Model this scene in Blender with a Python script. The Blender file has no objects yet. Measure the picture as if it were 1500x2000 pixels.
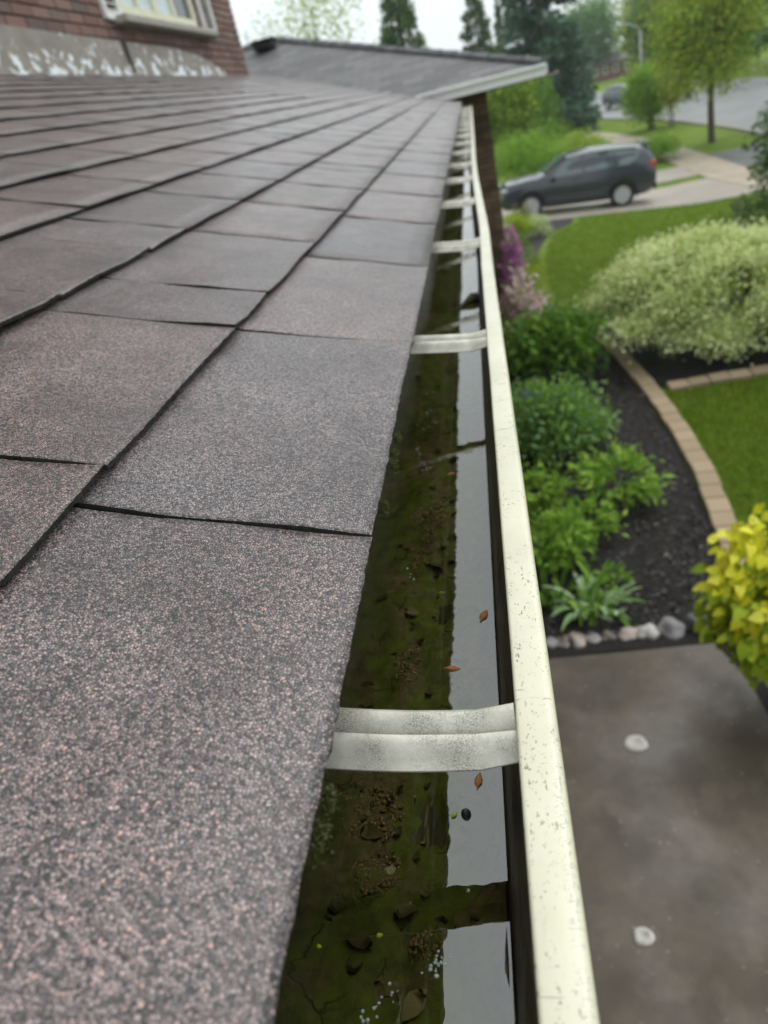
import bpy, bmesh, math, random
import numpy as np
from mathutils import Matrix, Vector, Quaternion

# ------------------------------------------------------------------ camera, sky, sun, exposure
scene = bpy.context.scene
COL = scene.collection
random.seed(7); RNG = np.random.default_rng(7)
EYE = 3.2                                    # everything below is laid out from eye level; the last lines lift it to ground = 0

cam_data = bpy.data.cameras.new('camera'); cam = bpy.data.objects.new('camera', cam_data); COL.objects.link(cam)
fx = Vector((0.97089182, 0.09894735, -0.21812494))      # camera right
fd = Vector((-0.13690531, -0.51799827, -0.84435462))    # camera down
ff = Vector((-0.196535, 0.84963946, -0.48937387))       # camera forward
M = Matrix.Identity(4)
for i in range(3):
    M[i][0] = fx[i]; M[i][1] = -fd[i]; M[i][2] = -ff[i]
cam.matrix_world = M
cam_data.sensor_fit = 'VERTICAL'; cam_data.sensor_height = 9.86; cam_data.sensor_width = 7.395
cam_data.lens = 9.86 * 1391 / 2000
cam_data.clip_start = 0.01; cam_data.clip_end = 900
cam_data.dof.use_dof = True; cam_data.dof.focus_distance = 0.415; cam_data.dof.aperture_fstop = 2.2
scene.camera = cam

SUN_EL, SUN_AZ = math.radians(58), math.radians(35)      # azimuth measured from +y towards +x
world = bpy.data.worlds.new('World'); scene.world = world; world.use_nodes = True
nt = world.node_tree; nt.nodes.clear()
sky = nt.nodes.new('ShaderNodeTexSky'); sky.sky_type = 'NISHITA'; sky.sun_disc = False
sky.sun_elevation = SUN_EL; sky.sun_rotation = SUN_AZ; sky.air_density = 1.0; sky.dust_density = 6.0; sky.ozone_density = 1.0
hs = nt.nodes.new('ShaderNodeHueSaturation'); hs.inputs['Saturation'].default_value = 0.18
mixw = nt.nodes.new('ShaderNodeMix'); mixw.data_type = 'RGBA'; mixw.inputs['Factor'].default_value = 0.8
mixw.inputs[7].default_value = (7.6, 8.25, 8.5, 1)          # the even white of a rain cloud deck
bg = nt.nodes.new('ShaderNodeBackground'); bg.inputs['Strength'].default_value = 0.125
ow = nt.nodes.new('ShaderNodeOutputWorld')
nt.links.new(sky.outputs[0], hs.inputs['Color']); nt.links.new(hs.outputs[0], mixw.inputs[6])
nt.links.new(mixw.outputs[2], bg.inputs['Color']); nt.links.new(bg.outputs[0], ow.inputs['Surface'])

sun_d = bpy.data.lights.new('sun', 'SUN'); sun_d.energy = 0.9; sun_d.angle = math.radians(40); sun_d.color = (1, .97, .92)
sun = bpy.data.objects.new('sun', sun_d); COL.objects.link(sun)
sdir = Vector((math.sin(SUN_AZ) * math.cos(SUN_EL), math.cos(SUN_AZ) * math.cos(SUN_EL), math.sin(SUN_EL)))
sun.rotation_euler = sdir.to_track_quat('Z', 'Y').to_euler(); sun.location = (10, 10, 30)
vs = scene.view_settings
vs.view_transform = 'Standard'; vs.look = 'None'; vs.exposure = 0.34; vs.gamma = 1.0; vs.use_curve_mapping = False
scene.render.engine = 'CYCLES'
scene.cycles.max_bounces = 6; scene.cycles.diffuse_bounces = 3; scene.cycles.glossy_bounces = 3; scene.cycles.transparent_max_bounces = 8
scene.cycles.caustics_reflective = False; scene.cycles.caustics_refractive = False

# ------------------------------------------------------------------ helpers: naming
def tag(o, label=None, cat=None, group=None, kind=None):
    if label: o['label'] = label
    if cat: o['category'] = cat
    if group: o['group'] = group
    if kind: o['kind'] = kind
    return o
def empty(name, loc=(0, 0, 0), parent=None):
    o = bpy.data.objects.new(name, None); COL.objects.link(o); o.location = loc; o.parent = parent
    o.empty_display_size = .1
    return o
def link(name, me, mat=None, parent=None, loc=None):
    o = bpy.data.objects.new(name, me); COL.objects.link(o)
    if mat is not None and len(me.materials) == 0:
        for m in (mat if isinstance(mat, (list, tuple)) else [mat]): me.materials.append(m)
    if loc is not None: o.location = loc
    if parent is not None: o.parent = parent
    return o
def copy_tree(o, parent=None):
    c = o.copy(); COL.objects.link(c); c.parent = parent
    for ch in list(o.children): copy_tree(ch, c)
    return c

# ------------------------------------------------------------------ helpers: geometry
class MB:
    def __init__(s): s.v = []; s.f = []; s.m = []; s.sm = False
    def add(s, vs, fs, mi=0):
        b = len(s.v); s.v += [tuple(v) for v in vs]; s.f += [tuple(i + b for i in f) for f in fs]; s.m += [mi] * len(fs)
    def box(s, c, d, rot=None, mi=0, bev=0):
        x, y, z = d[0] / 2, d[1] / 2, d[2] / 2
        if bev:
            pts = []
            for sx in (-1, 1):
                for sy in (-1, 1):
                    for sz in (-1, 1):
                        for k in range(3):
                            p = [sx * x, sy * y, sz * z]
                            for q in range(3):
                                if q != k: p[q] -= [sx, sy, sz][q] * bev
                            pts.append(p)
            bm = bmesh.new()
            for p in pts: bm.verts.new(p)
            bmesh.ops.convex_hull(bm, input=bm.verts); bmesh.ops.dissolve_limit(bm, angle_limit=.02, verts=bm.verts, edges=bm.edges)
            bm.verts.index_update(); vs = [v.co.copy() for v in bm.verts]; fs = [[v.index for v in f.verts] for f in bm.faces]; bm.free()
        else:
            vs = [Vector((a * x, b * y, e * z)) for a in (-1, 1) for b in (-1, 1) for e in (-1, 1)]
            fs = [(0, 1, 3, 2), (4, 6, 7, 5), (0, 4, 5, 1), (2, 3, 7, 6), (0, 2, 6, 4), (1, 5, 7, 3)]
        if rot is not None: vs = [rot @ Vector(v) for v in vs]
        c = Vector(c); s.add([Vector(v) + c for v in vs], fs, mi); return s
    def tube(s, pts, rad, n=8, mi=0, caps=True):
        pts = [Vector(p) for p in pts]
        if not hasattr(rad, '__len__'): rad = [rad] * len(pts)
        rings = []; up = None
        for i, p in enumerate(pts):
            t = (pts[min(i + 1, len(pts) - 1)] - pts[max(i - 1, 0)])
            t = t.normalized() if t.length > 1e-9 else Vector((0, 0, 1))
            if up is None: up = t.orthogonal().normalized()
            up = (up - t * up.dot(t))
            up = up.normalized() if up.length > 1e-6 else t.orthogonal().normalized()
            w = t.cross(up)
            rings.append([p + (up * math.cos(2 * math.pi * k / n) + w * math.sin(2 * math.pi * k / n)) * rad[i] for k in range(n)])
        vs = [v for r in rings for v in r]; fs = []
        for i in range(len(pts) - 1):
            for k in range(n):
                fs.append((i * n + k, i * n + (k + 1) % n, (i + 1) * n + (k + 1) % n, (i + 1) * n + k))
        if caps: fs.append(tuple(range(n))[::-1]); fs.append(tuple((len(pts) - 1) * n + k for k in range(n)))
        s.add(vs, fs, mi); return s
    def sweep(s, rings, closed=False, mi=0, caps=False):
        n = len(rings[0]); vs = [v for r in rings for v in r]; fs = []
        for i in range(len(rings) - 1):
            for k in range(n if closed else n - 1):
                a, b = i * n + k, i * n + (k + 1) % n
                fs.append((a, b, b + n, a + n))
        if caps: fs.append(tuple(range(n))[::-1]); fs.append(tuple((len(rings) - 1) * n + k for k in range(n)))
        s.add(vs, fs, mi); return s
    def lathe(s, prof, axis_o, axis='y', n=24, mi=0, caps=True):
        o = Vector(axis_o); rings = []
        for r, h in prof:
            ring = []
            for k in range(n):
                a = 2 * math.pi * k / n; c_, s_ = r * math.cos(a), r * math.sin(a)
                ring.append(o + (Vector((c_, h, s_)) if axis == 'y' else Vector((c_, s_, h)) if axis == 'z' else Vector((h, c_, s_))))
            rings.append(ring)
        return s.sweep(rings, True, mi, caps)
    def mesh(s, name, smooth=None):
        me = bpy.data.meshes.new(name); me.from_pydata([tuple(v) for v in s.v], [], s.f); me.update()
        bm = bmesh.new(); bm.from_mesh(me); bmesh.ops.recalc_face_normals(bm, faces=bm.faces); bm.to_mesh(me); bm.free()
        if any(s.m): me.polygons.foreach_set('material_index', s.m)
        if smooth: me.polygons.foreach_set('use_smooth', [True] * len(me.polygons))
        return me
    def build(s, name, mat, parent=None, smooth=None, loc=None):
        return link(name, s.mesh(name, smooth), mat, parent, loc)

def np_mesh(name, V, F, rnd=None, smooth=False):
    """V (n,3), F (m,k) quads or tris, rnd: point attribute for colour variation"""
    me = bpy.data.meshes.new(name); n, m, k = len(V), len(F), F.shape[1]
    me.vertices.add(n); me.vertices.foreach_set('co', np.ascontiguousarray(V, dtype=np.float32).ravel())
    me.loops.add(m * k); me.loops.foreach_set('vertex_index', np.ascontiguousarray(F, dtype=np.int32).ravel())
    me.polygons.add(m); me.polygons.foreach_set('loop_start', np.arange(0, m * k, k, dtype=np.int32))
    if smooth: me.polygons.foreach_set('use_smooth', np.ones(m, dtype=bool))
    if rnd is not None:
        a = me.attributes.new('rnd', 'FLOAT', 'POINT'); a.data.foreach_set('value', np.ascontiguousarray(rnd, dtype=np.float32))
    me.update(calc_edges=True); return me

def unit(a): return a / np.maximum(np.linalg.norm(a, axis=-1, keepdims=True), 1e-9)
def leaf_mesh(name, P, D, S, W=.45, up=None, fold=.18, rnd=None, curl=.15):
    """folded pointed leaves: 6 vertices, 4 triangles each; P base points, D axes, S lengths"""
    n = len(P); D = unit(D)
    up = RNG.normal(size=(n, 3)) * .6 + np.array([0, 0, 1.]) if up is None else up
    side = unit(np.cross(D, up)); nor = unit(np.cross(side, D)); S = np.asarray(S).reshape(-1, 1); W = np.asarray(W).reshape(-1, 1) * np.ones((n, 1))
    w = S * W * .5
    v0 = P; v1 = P + D * S * .45 + side * w + nor * w * fold; v2 = P + D * S * .5
    v3 = P + D * S * .45 - side * w + nor * w * fold; v4 = P + D * S - nor * S * curl
    V = np.stack([v0, v1, v2, v3, v4], 1).reshape(-1, 3)
    b = (np.arange(n) * 5)[:, None]
    F = np.concatenate([b + np.array([[0, 1, 2]]), b + np.array([[0, 2, 3]]), b + np.array([[1, 4, 2]]), b + np.array([[2, 4, 3]])], 0)
    r = RNG.random(n) if rnd is None else rnd
    return np_mesh(name, V, F, np.repeat(r, 5))
def oval_mesh(name, P, D, S, W=.55, up=None, rnd=None, curl=.22, fold=.2):
    """broad pointed leaves with a rounded outline and a mid fold: 11 vertices"""
    n = len(P); D = unit(D); side = unit(np.cross(D, up)); nor = np.cross(side, D); S = np.asarray(S).reshape(-1, 1)
    ts = (0, .18, .4, .62, .84, 1.0); ws = (.0, .62, 1.0, .92, .48, 0.)
    rows = []
    for t_, w_ in zip(ts, ws):
        mid = P + D * S * t_ - nor * S * curl * t_ * t_
        rows.append(mid)
        if 0 < w_: rows += [mid + side * S * W * .5 * w_ + nor * S * W * .5 * w_ * fold, mid - side * S * W * .5 * w_ + nor * S * W * .5 * w_ * fold]
    k = len(rows); V = np.stack(rows, 1).reshape(-1, 3); b = (np.arange(n) * k)[:, None]
    tri = [(0, 2, 1), (0, 1, 3)]; tri = [(0, 1, 2), (0, 3, 1)]
    for q in range(3): a = 1 + 3 * q; tri += [(a, a + 1, a + 4), (a, a + 4, a + 3), (a, a + 3, a + 5), (a, a + 5, a + 2)]
    tri += [(10, 11, 13), (10, 13, 12)]
    F = np.concatenate([b + np.array([f]) for f in tri], 0); r = RNG.random(n) if rnd is None else rnd
    return np_mesh(name, V, F, np.repeat(r, k), smooth=True)
def card_mesh(name, P, D, S, W=.6, up=None, rnd=None):
    """plain small leaf faces (two bent triangles) for crowns seen from far"""
    n = len(P); D = unit(D); up = RNG.normal(size=(n, 3)) if up is None else up
    side = unit(np.cross(D, up)); nor = np.cross(side, D); S = np.asarray(S).reshape(-1, 1); w = S * W * .5
    V = np.stack([P, P + D * S * .5 + side * w + nor * S * .12, P + D * S, P + D * S * .5 - side * w + nor * S * .12], 1).reshape(-1, 3)
    b = (np.arange(n) * 4)[:, None]
    F = np.concatenate([b + np.array([[0, 1, 2]]), b + np.array([[0, 2, 3]])], 0)
    r = RNG.random(n) if rnd is None else rnd
    return np_mesh(name, V, F, np.repeat(r, 4))

# ------------------------------------------------------------------ helpers: materials
class NT:
    def __init__(s, name):
        s.m = bpy.data.materials.new(name); s.m.use_nodes = True; s.t = s.m.node_tree; s.t.nodes.clear()
        s.out = s.t.nodes.new('ShaderNodeOutputMaterial')
    def n(s, typ, **kw):
        nd = s.t.nodes.new('ShaderNode' + typ)
        for k, v in kw.items():
            if k.startswith('_'): setattr(nd, k[1:], v)
            else:
                key = k.replace('__', ' ')
                nd.inputs[key].default_value = v
        return nd
    def l(s, a, b): s.t.links.new(a, b)
    def coord(s, kind='Object', scale=None, rand=False):
        tc = s.n('TexCoord'); o = tc.outputs[kind]
        if rand:
            oi = s.n('ObjectInfo'); mu = s.n('Math', _operation='MULTIPLY'); mu.inputs[1].default_value = 37.0
            s.l(oi.outputs['Random'], mu.inputs[0]); va = s.n('VectorMath', _operation='ADD'); s.l(o, va.inputs[0]); s.l(mu.outputs[0], va.inputs[1]); o = va.outputs[0]
        if scale is not None:
            mp = s.n('Mapping'); mp.inputs['Scale'].default_value = scale; s.l(o, mp.inputs['Vector']); o = mp.outputs[0]
        return o
    def noise(s, vec, scale, detail=4, rough=.55, dist=0):
        nd = s.n('TexNoise', Scale=scale, Detail=detail, Roughness=rough, Distortion=dist); s.l(vec, nd.inputs['Vector']); return nd.outputs['Fac']
    def ramp(s, fac, stops, interp='LINEAR'):
        r = s.n('ValToRGB'); r.color_ramp.interpolation = interp
        while len(r.color_ramp.elements) < len(stops): r.color_ramp.elements.new(.5)
        for e, (p, c) in zip(r.color_ramp.elements, stops):
            e.position = p; e.color = (c, c, c, 1) if not hasattr(c, '__len__') else tuple(c) + (1,)
        s.l(fac, r.inputs['Fac']); return r.outputs['Color']
    def mix(s, fac, a, b, blend='MIX'):
        m = s.n('Mix', _data_type='RGBA', _blend_type=blend)
        for sock, v in ((m.inputs['Factor'], fac), (m.inputs[6], a), (m.inputs[7], b)):
            if hasattr(v, 'is_linked') or hasattr(v, 'links'): s.l(v, sock)
            else: sock.default_value = v if not hasattr(v, '__len__') else (tuple(v) + (1,))[:4]
        return m.outputs[2]
    def math(s, op, a, b=None, clamp=False):
        m = s.n('Math', _operation=op, _use_clamp=clamp)
        for i, v in enumerate((a, b)):
            if v is None: continue
            if hasattr(v, 'links'): s.l(v, m.inputs[i])
            else: m.inputs[i].default_value = v
        return m.outputs[0]
    def bump(s, h, strength=.5, dist=.01, normal=None):
        b = s.n('Bump', Strength=strength, Distance=dist); s.l(h, b.inputs['Height'])
        if normal is not None: s.l(normal, b.inputs['Normal'])
        return b.outputs[0]
    def bsdf(s, color, rough=.6, normal=None, spec=.5, metal=0, coat=0, coat_rough=.1, **kw):
        p = s.n('BsdfPrincipled')
        for nm, v in (('Base Color', color), ('Roughness', rough), ('Normal', normal), ('Specular IOR Level', spec), ('Metallic', metal), ('Coat Weight', coat), ('Coat Roughness', coat_rough)):
            if v is None: continue
            if hasattr(v, 'links'): s.l(v, p.inputs[nm])
            else: p.inputs[nm].default_value = (tuple(v) + (1,))[:4] if hasattr(v, '__len__') else v
        return p
    def done(s, sh): s.l(sh.outputs[0] if hasattr(sh, 'outputs') else sh, s.out.inputs['Surface']); return s.m

def plain(name, col, rough=.5, var=.12, scale=8, bump=.0, spec=.5, metal=0, coat=0, coat_rough=.1):
    t = NT(name); c = t.coord('Object'); n1 = t.noise(c, scale, 5)
    lo = tuple(x * (1 - var) for x in col); hi = tuple(min(1, x * (1 + var)) for x in col)
    colr = t.ramp(n1, [(.3, lo), (.7, hi)])
    nb = t.bump(t.noise(c, scale * 6, 3), bump, .01) if bump else None
    return t.done(t.bsdf(colr, rough, nb, spec, metal, coat, coat_rough))
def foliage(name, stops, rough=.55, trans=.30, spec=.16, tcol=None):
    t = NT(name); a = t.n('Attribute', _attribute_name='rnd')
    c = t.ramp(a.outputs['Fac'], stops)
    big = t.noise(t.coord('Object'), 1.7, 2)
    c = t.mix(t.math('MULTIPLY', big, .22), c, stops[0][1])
    p = t.bsdf(c, rough, None, spec)
    tr = t.n('BsdfTranslucent'); t.l(t.mix(.45, c, tcol or (.30, .42, .06)), tr.inputs['Color'])
    ms = t.n('MixShader'); ms.inputs[0].default_value = trans; t.l(p.outputs[0], ms.inputs[1]); t.l(tr.outputs[0], ms.inputs[2])
    return t.done(ms)

MAT = {}
# asphalt shingle: each granule its own tint, wet sheen from the relief
def shingle_mat(name, warm=.5):
    t = NT(name); c = t.coord('Object', rand=True)
    wob = t.n('TexNoise', Scale=1100, Detail=1); t.l(c, wob.inputs['Vector'])
    cw = t.n('Mix', _data_type='VECTOR'); cw.inputs['Factor'].default_value = .0011
    t.l(c, cw.inputs[4]); t.l(wob.outputs['Color'], cw.inputs[5]); cv = cw.outputs[1]
    v = t.n('TexVoronoi', _feature='F1', Scale=700, Randomness=1); t.l(cv, v.inputs['Vector'])
    ve = t.n('TexVoronoi', _feature='DISTANCE_TO_EDGE', Scale=700, Randomness=1); t.l(cv, ve.inputs['Vector'])
    sp = t.n('SeparateColor'); t.l(v.outputs['Color'], sp.inputs[0])
    gran = t.ramp(sp.outputs[0], [(0, (.018, .016, .017)), (.14, (.055, .045, .047)), (.32, (.125, .098, .098)), (.55, (.205, .158, .154)), (.80, (.255, .192, .182)), (.93, (.30, .20, .178)), (.98, (.44, .235, .18)), (1, (.36, .31, .29))])
    grey = t.ramp(sp.outputs[0], [(0, (.018, .018, .020)), (.14, (.055, .053, .057)), (.40, (.140, .130, .135)), (.8, (.215, .198, .198)), (1, (.29, .265, .26))])
    oi = t.n('ObjectInfo')
    patch = t.noise(c, 7.0, 3)
    f = t.math('ADD', t.math('MULTIPLY', oi.outputs['Random'], .45), t.math('MULTIPLY', patch, .75))
    f = t.ramp(f, [(.52, 0.0), (.95, .75)])
    col = t.mix(f, gran, grey)
    dark = t.mix(1.0, t.ramp(t.noise(c, 15, 4, .6), [(.30, .82), (.66, 1.42)]), t.ramp(t.noise(c, 4.5, 2), [(.34, .80), (.64, 1.18)]), 'MULTIPLY')
    col = t.mix(1.0, col, dark, 'MULTIPLY')
    rt = t.math('FRACT', t.math('MULTIPLY', oi.outputs['Random'], 17.3))
    col = t.mix(1.0, col, t.ramp(rt, [(0, (.80, .78, .79)), (.45, (1.0, .97, .97)), (.75, (1.12, 1.10, 1.12)), (1, (.98, .92, .915))]), 'MULTIPLY')
    gap_shade = t.ramp(ve.outputs['Distance'], [(.0, .10), (.05, .35), (.15, 1.0)])  # shade in the gaps between granules, painted into the colour
    col = t.mix(1.0, col, gap_shade, 'MULTIPLY')
    h = t.math('ADD', t.math('MULTIPLY', t.ramp(ve.outputs['Distance'], [(0, 0.0), (.2, 1.0)]), .6), t.math('MULTIPLY', sp.outputs[1], .9))
    nb = t.bump(h, .85, .0010)
    nb = t.bump(t.noise(c, 40, 3), .25, .004, nb)
    rg = t.ramp(t.noise(c, 30, 3), [(.35, .34), (.65, .52)])
    return t.done(t.bsdf(col, rg, nb, .55, coat=.5, coat_rough=.33))
MAT['shingle'] = shingle_mat('wet_asphalt_shingle')
MAT['shingle_edge'] = plain('shingle_butt_edge', (.030, .028, .027), .7, .7, 500, .8)

t = NT('grey_shingle_roof'); c = t.coord('Object')
br = t.n('TexBrick', _offset=.5, Scale=1, **{'Mortar__Size': .006, 'Brick__Width': .26, 'Row__Height': .148, 'Mortar__Smooth': .3})
br.inputs['Color1'].default_value = (.085, .085, .09, 1); br.inputs['Color2'].default_value = (.20, .195, .195, 1); br.inputs['Mortar'].default_value = (.06, .06, .063, 1)
t.l(c, br.inputs['Vector'])
col = t.mix(t.math('MULTIPLY', t.noise(c, 90, 3), .5), br.outputs['Color'], (.07, .068, .07))
MAT['garage_shingle'] = t.done(t.bsdf(col, .55, t.bump(t.noise(c, 160, 2), .4, .004), .5))

# cream enamel with specks, hairline scratches
t = NT('weathered_cream_enamel'); c = t.coord('Object')
base = t.ramp(t.noise(c, 14, 5), [(.3, (.58, .555, .41)), (.7, (.70, .67, .51))])
specks = t.ramp(t.noise(t.coord('Object', (1, .5, 1)), 560, 3, .7), [(.60, 0.0), (.655, 1.0)])
patchy = t.ramp(t.noise(c, 26, 3), [(.38, 0.0), (.58, 1.0)])
dirt = t.math('MULTIPLY', specks, patchy)
scr = t.ramp(t.noise(t.coord('Object', (60, 420, 60)), 1.0, 2, .5, 1.5), [(.66, 0.0), (.70, .8)])
scr = t.math('MULTIPLY', scr, t.ramp(t.noise(c, 60, 2), [(.48, 0.0), (.60, 1.0)]))
stain = t.ramp(t.noise(c, 34, 4, .7), [(.5, 0.0), (.75, .35)])
col = t.mix(stain, base, (.60, .585, .46)); col = t.mix(t.math('MULTIPLY', dirt, .85), col, (.09, .085, .07)); col = t.mix(scr, col, (.16, .17, .20))
sxx = t.n('SeparateXYZ'); t.l(c, sxx.inputs[0]); band = t.ramp(t.math('ADD', t.math('MULTIPLY', sxx.outputs[0], 60), 1.0), [(.60, 0.0), (.72, 1.0), (.90, 1.0), (.97, 0.0)])
scu = t.ramp(t.noise(t.coord('Object', (300, 700, 300)), 1.0, 3, .6, 2.0), [(.56, 0.0), (.64, .75)]); scu = t.math('MULTIPLY', t.math('MULTIPLY', scu, band), t.ramp(t.noise(c, 9, 2), [(.45, 0.0), (.58, 1.0)]))
col = t.mix(scu, col, (.22, .24, .30))
MAT['cream'] = t.done(t.bsdf(col, .34, t.bump(t.noise(c, 60, 3), .12, .002), .5, coat=.25, coat_rough=.12))
# inside of the trough: brown grime
t = NT('grimy_trough_inside'); c = t.coord('Object', (1, .35, 1))
col = t.ramp(t.noise(c, 60, 5, .65), [(.3, (.018, .014, .010)), (.55, (.05, .038, .026)), (.8, (.14, .115, .08))])
MAT['grime'] = t.done(t.bsdf(col, .35, t.bump(t.noise(c, 140, 3), .4, .003), .5))
# hanger: dull galvanised/painted strap with dark mottling
t = NT('stained_hanger_metal'); c = t.coord('Object', rand=True)
base = t.ramp(t.noise(c, 40, 4), [(.3, (.46, .445, .37)), (.7, (.66, .64, .55))])
mott = t.ramp(t.noise(c, 1500, 3, .7), [(.40, 0.0), (.66, 1.0)]); pm = t.ramp(t.noise(c, 50, 4), [(.38, .08), (.62, 1.0)])
col = t.mix(t.math('MULTIPLY', t.math('MULTIPLY', mott, pm), .9), base, (.075, .055, .035))
MAT['hanger'] = t.done(t.bsdf(col, .42, t.bump(t.noise(c, 300, 3), .25, .001), .5, .15))

# sediment under the water: algae and brown mud, cracked skin
t = NT('algae_sediment'); c = t.coord('Object')
alg = t.ramp(t.noise(c, 90, 5, .6), [(.3, (.032, .037, .005)), (.7, (.098, .108, .018))])
mud = t.ramp(t.noise(c, 140, 4, .6), [(.3, (.038, .027, .018)), (.7, (.135, .10, .068))])
m1 = t.ramp(t.noise(t.coord('Object', (1, .7, 1)), 20, 5, .62, .6), [(.47, 0.0), (.56, 1.0)])
col = t.mix(m1, alg, mud)
cr = t.n('TexVoronoi', _feature='DISTANCE_TO_EDGE', Scale=26); wv = t.n('TexNoise', Scale=30, Detail=4); t.l(c, wv.inputs['Vector'])
cm = t.n('Mix', _data_type='VECTOR'); cm.inputs['Factor'].default_value = .05; t.l(c, cm.inputs[4]); t.l(wv.outputs['Color'], cm.inputs[5]); t.l(cm.outputs[1], cr.inputs['Vector'])
crack = t.math('MULTIPLY', t.ramp(cr.outputs['Distance'], [(.0, .8), (.022, 0.0)]), t.ramp(t.noise(c, 22, 2), [(.52, 0.0), (.60, 1.0)]))
col = t.mix(crack, col, (.006, .006, .004))
h = t.math('SUBTRACT', t.noise(c, 70, 5), crack)
MAT['sediment'] = t.done(t.bsdf(col, .7, t.bump(h, .6, .004), .3))
t = NT('still_rain_water'); lw = t.n('Fresnel', IOR=1.33)
c = t.coord('Object'); nb = t.bump(t.noise(c, 45, 2), .06, .003); t.l(nb, lw.inputs['Normal'])
gl = t.n('BsdfGlossy', Roughness=.0); gl.inputs['Color'].default_value = (1, 1, 1, 1); t.l(nb, gl.inputs['Normal'])
tr = t.n('BsdfTransparent'); tr.inputs['Color'].default_value = (.84, .88, .62, 1)
fm = t.math('MULTIPLY', t.math('ADD', lw.outputs[0], .12), 1.0, True)
ms = t.n('MixShader'); t.l(fm, ms.inputs[0]); t.l(tr.outputs[0], ms.inputs[1]); t.l(gl.outputs[0], ms.inputs[2]); MAT['water'] = t.done(ms)

def brick_mat(name, stops):
    t = NT(name); c = t.coord('Object', rand=True); oi = t.n('ObjectInfo')
    col = t.ramp(oi.outputs['Random'], stops)
    col = t.mix(t.math('MULTIPLY', t.noise(c, 60, 5), .6), col, tuple(x * .5 for x in stops[0][1]))
    return t.done(t.bsdf(col, .75, t.bump(t.noise(c, 120, 4), .5, .004), .35))
MAT['brick_red'] = brick_mat('red_brick', [(0, (.17, .092, .078)), (.3, (.255, .15, .122)), (.55, (.30, .19, .158)), (.75, (.205, .13, .115)), (.88, (.13, .105, .10)), (1, (.34, .23, .19))])
MAT['brick_brown'] = brick_mat('brown_brick', [(0, (.11, .075, .05)), (.35, (.20, .135, .085)), (.65, (.26, .17, .10)), (1, (.15, .10, .07))])
def brick_wall_mat(name, c1, c2, mort):
    t = NT(name); c = t.coord('Object'); sx = t.n('SeparateXYZ'); t.l(c, sx.inputs[0]); cb = t.n('CombineXYZ')
    t.l(t.math('ADD', sx.outputs[0], sx.outputs[1]), cb.inputs[0]); t.l(sx.outputs[2], cb.inputs[1])
    b = t.n('TexBrick', Scale=1, **{'Mortar__Size': .006, 'Brick__Width': .225, 'Row__Height': .066})
    b.inputs['Color1'].default_value = c1 + (1,); b.inputs['Color2'].default_value = c2 + (1,); b.inputs['Mortar'].default_value = mort + (1,); t.l(cb.outputs[0], b.inputs['Vector'])
    col = t.mix(t.math('MULTIPLY', t.noise(c, 40, 4), .4), b.outputs['Color'], tuple(x * .5 for x in c1))
    return t.done(t.bsdf(col, .8, t.bump(b.outputs['Fac'], -.6, .006), .3))
MAT['wall_red'] = brick_wall_mat('red_brickwork', (.30, .14, .105), (.22, .105, .08), (.30, .26, .23))
MAT['wall_brown'] = brick_wall_mat('brown_brickwork', (.20, .135, .085), (.14, .095, .06), (.10, .085, .07))
MAT['mortar_red'] = plain('pale_mortar', (.27, .225, .20), .85, .25, 30, .4)
MAT['mortar_brown'] = plain('brown_mortar', (.075, .06, .045), .85, .25, 30, .4)
# flashing board: grey brown paint peeling to white
t = NT('peeling_painted_board'); c = t.coord('Object', (1, .8, 1))
sx = t.n('SeparateXYZ'); t.l(t.coord('Object'), sx.inputs[0])
mask = t.ramp(t.math('ADD', t.noise(c, 10, 8, .66, .3), t.math('MULTIPLY', t.math('SUBTRACT', .66, sx.outputs[2]), .5)), [(.55, 0.0), (.58, 1.0)])
col = t.mix(mask, t.ramp(t.noise(c, 9, 4), [(.3, (.20, .175, .15)), (.7, (.29, .255, .225))]), (.78, .82, .86))
MAT['peeling'] = t.done(t.bsdf(col, .6, t.bump(mask, -.3, .003), .4))

MAT['white_paint'] = plain('white_paint', (.80, .81, .80), .4, .05, 12, .1)
MAT['ivory_paint'] = plain('ivory_window_frame', (.72, .69, .52), .4, .06, 12)
MAT['sill_stone'] = plain('stone_sill', (.34, .325, .285), .7, .15, 20, .3)
MAT['pane_glare'] = plain('white_glare_pane', (.62, .70, .75), .8, .1, 18)  # white glare on the window panes, painted as a flat pale colour
t = NT('window_glass'); p = t.bsdf((.05, .055, .06), .04, None, .6); MAT['dark_glass'] = t.done(p)
MAT['soffit'] = plain('brown_soffit', (.10, .075, .055), .6, .1, 8)
MAT['black_plastic'] = plain('black_plastic', (.018, .018, .02), .5, .2, 30)
MAT['gutter_white'] = plain('white_aluminium', (.88, .89, .88), .35, .03, 10, coat=.2)

# grounds
t = NT('lawn_grass'); c = t.coord('Object')
col = t.ramp(t.noise(c, 1.3, 6, .6), [(.3, (.14, .225, .026)), (.55, (.19, .28, .036)), (.75, (.235, .32, .058))])
fine = t.ramp(t.noise(c, 60, 3, .7), [(.35, .62), (.68, 1.15)]); col = t.mix(1, col, fine, 'MULTIPLY')
MAT['lawn'] = t.done(t.bsdf(col, .8, t.bump(t.noise(c, 90, 4, .7), .9, .03), .1))
t = NT('wet_concrete'); c = t.coord('Object')
col = t.ramp(t.noise(c, 2.2, 7, .65), [(.3, (.040, .030, .019)), (.52, (.072, .055, .036)), (.75, (.118, .09, .059))])
col = t.mix(t.math('MULTIPLY', t.ramp(t.noise(c, 5, 5, .6), [(.52, 0.0), (.66, 1.0)]), .35), col, (.16, .125, .09))
vo = t.n('TexVoronoi', Scale=26); t.l(c, vo.inputs['Vector']); sp = t.n('SeparateColor'); t.l(vo.outputs['Color'], sp.inputs[0])
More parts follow.
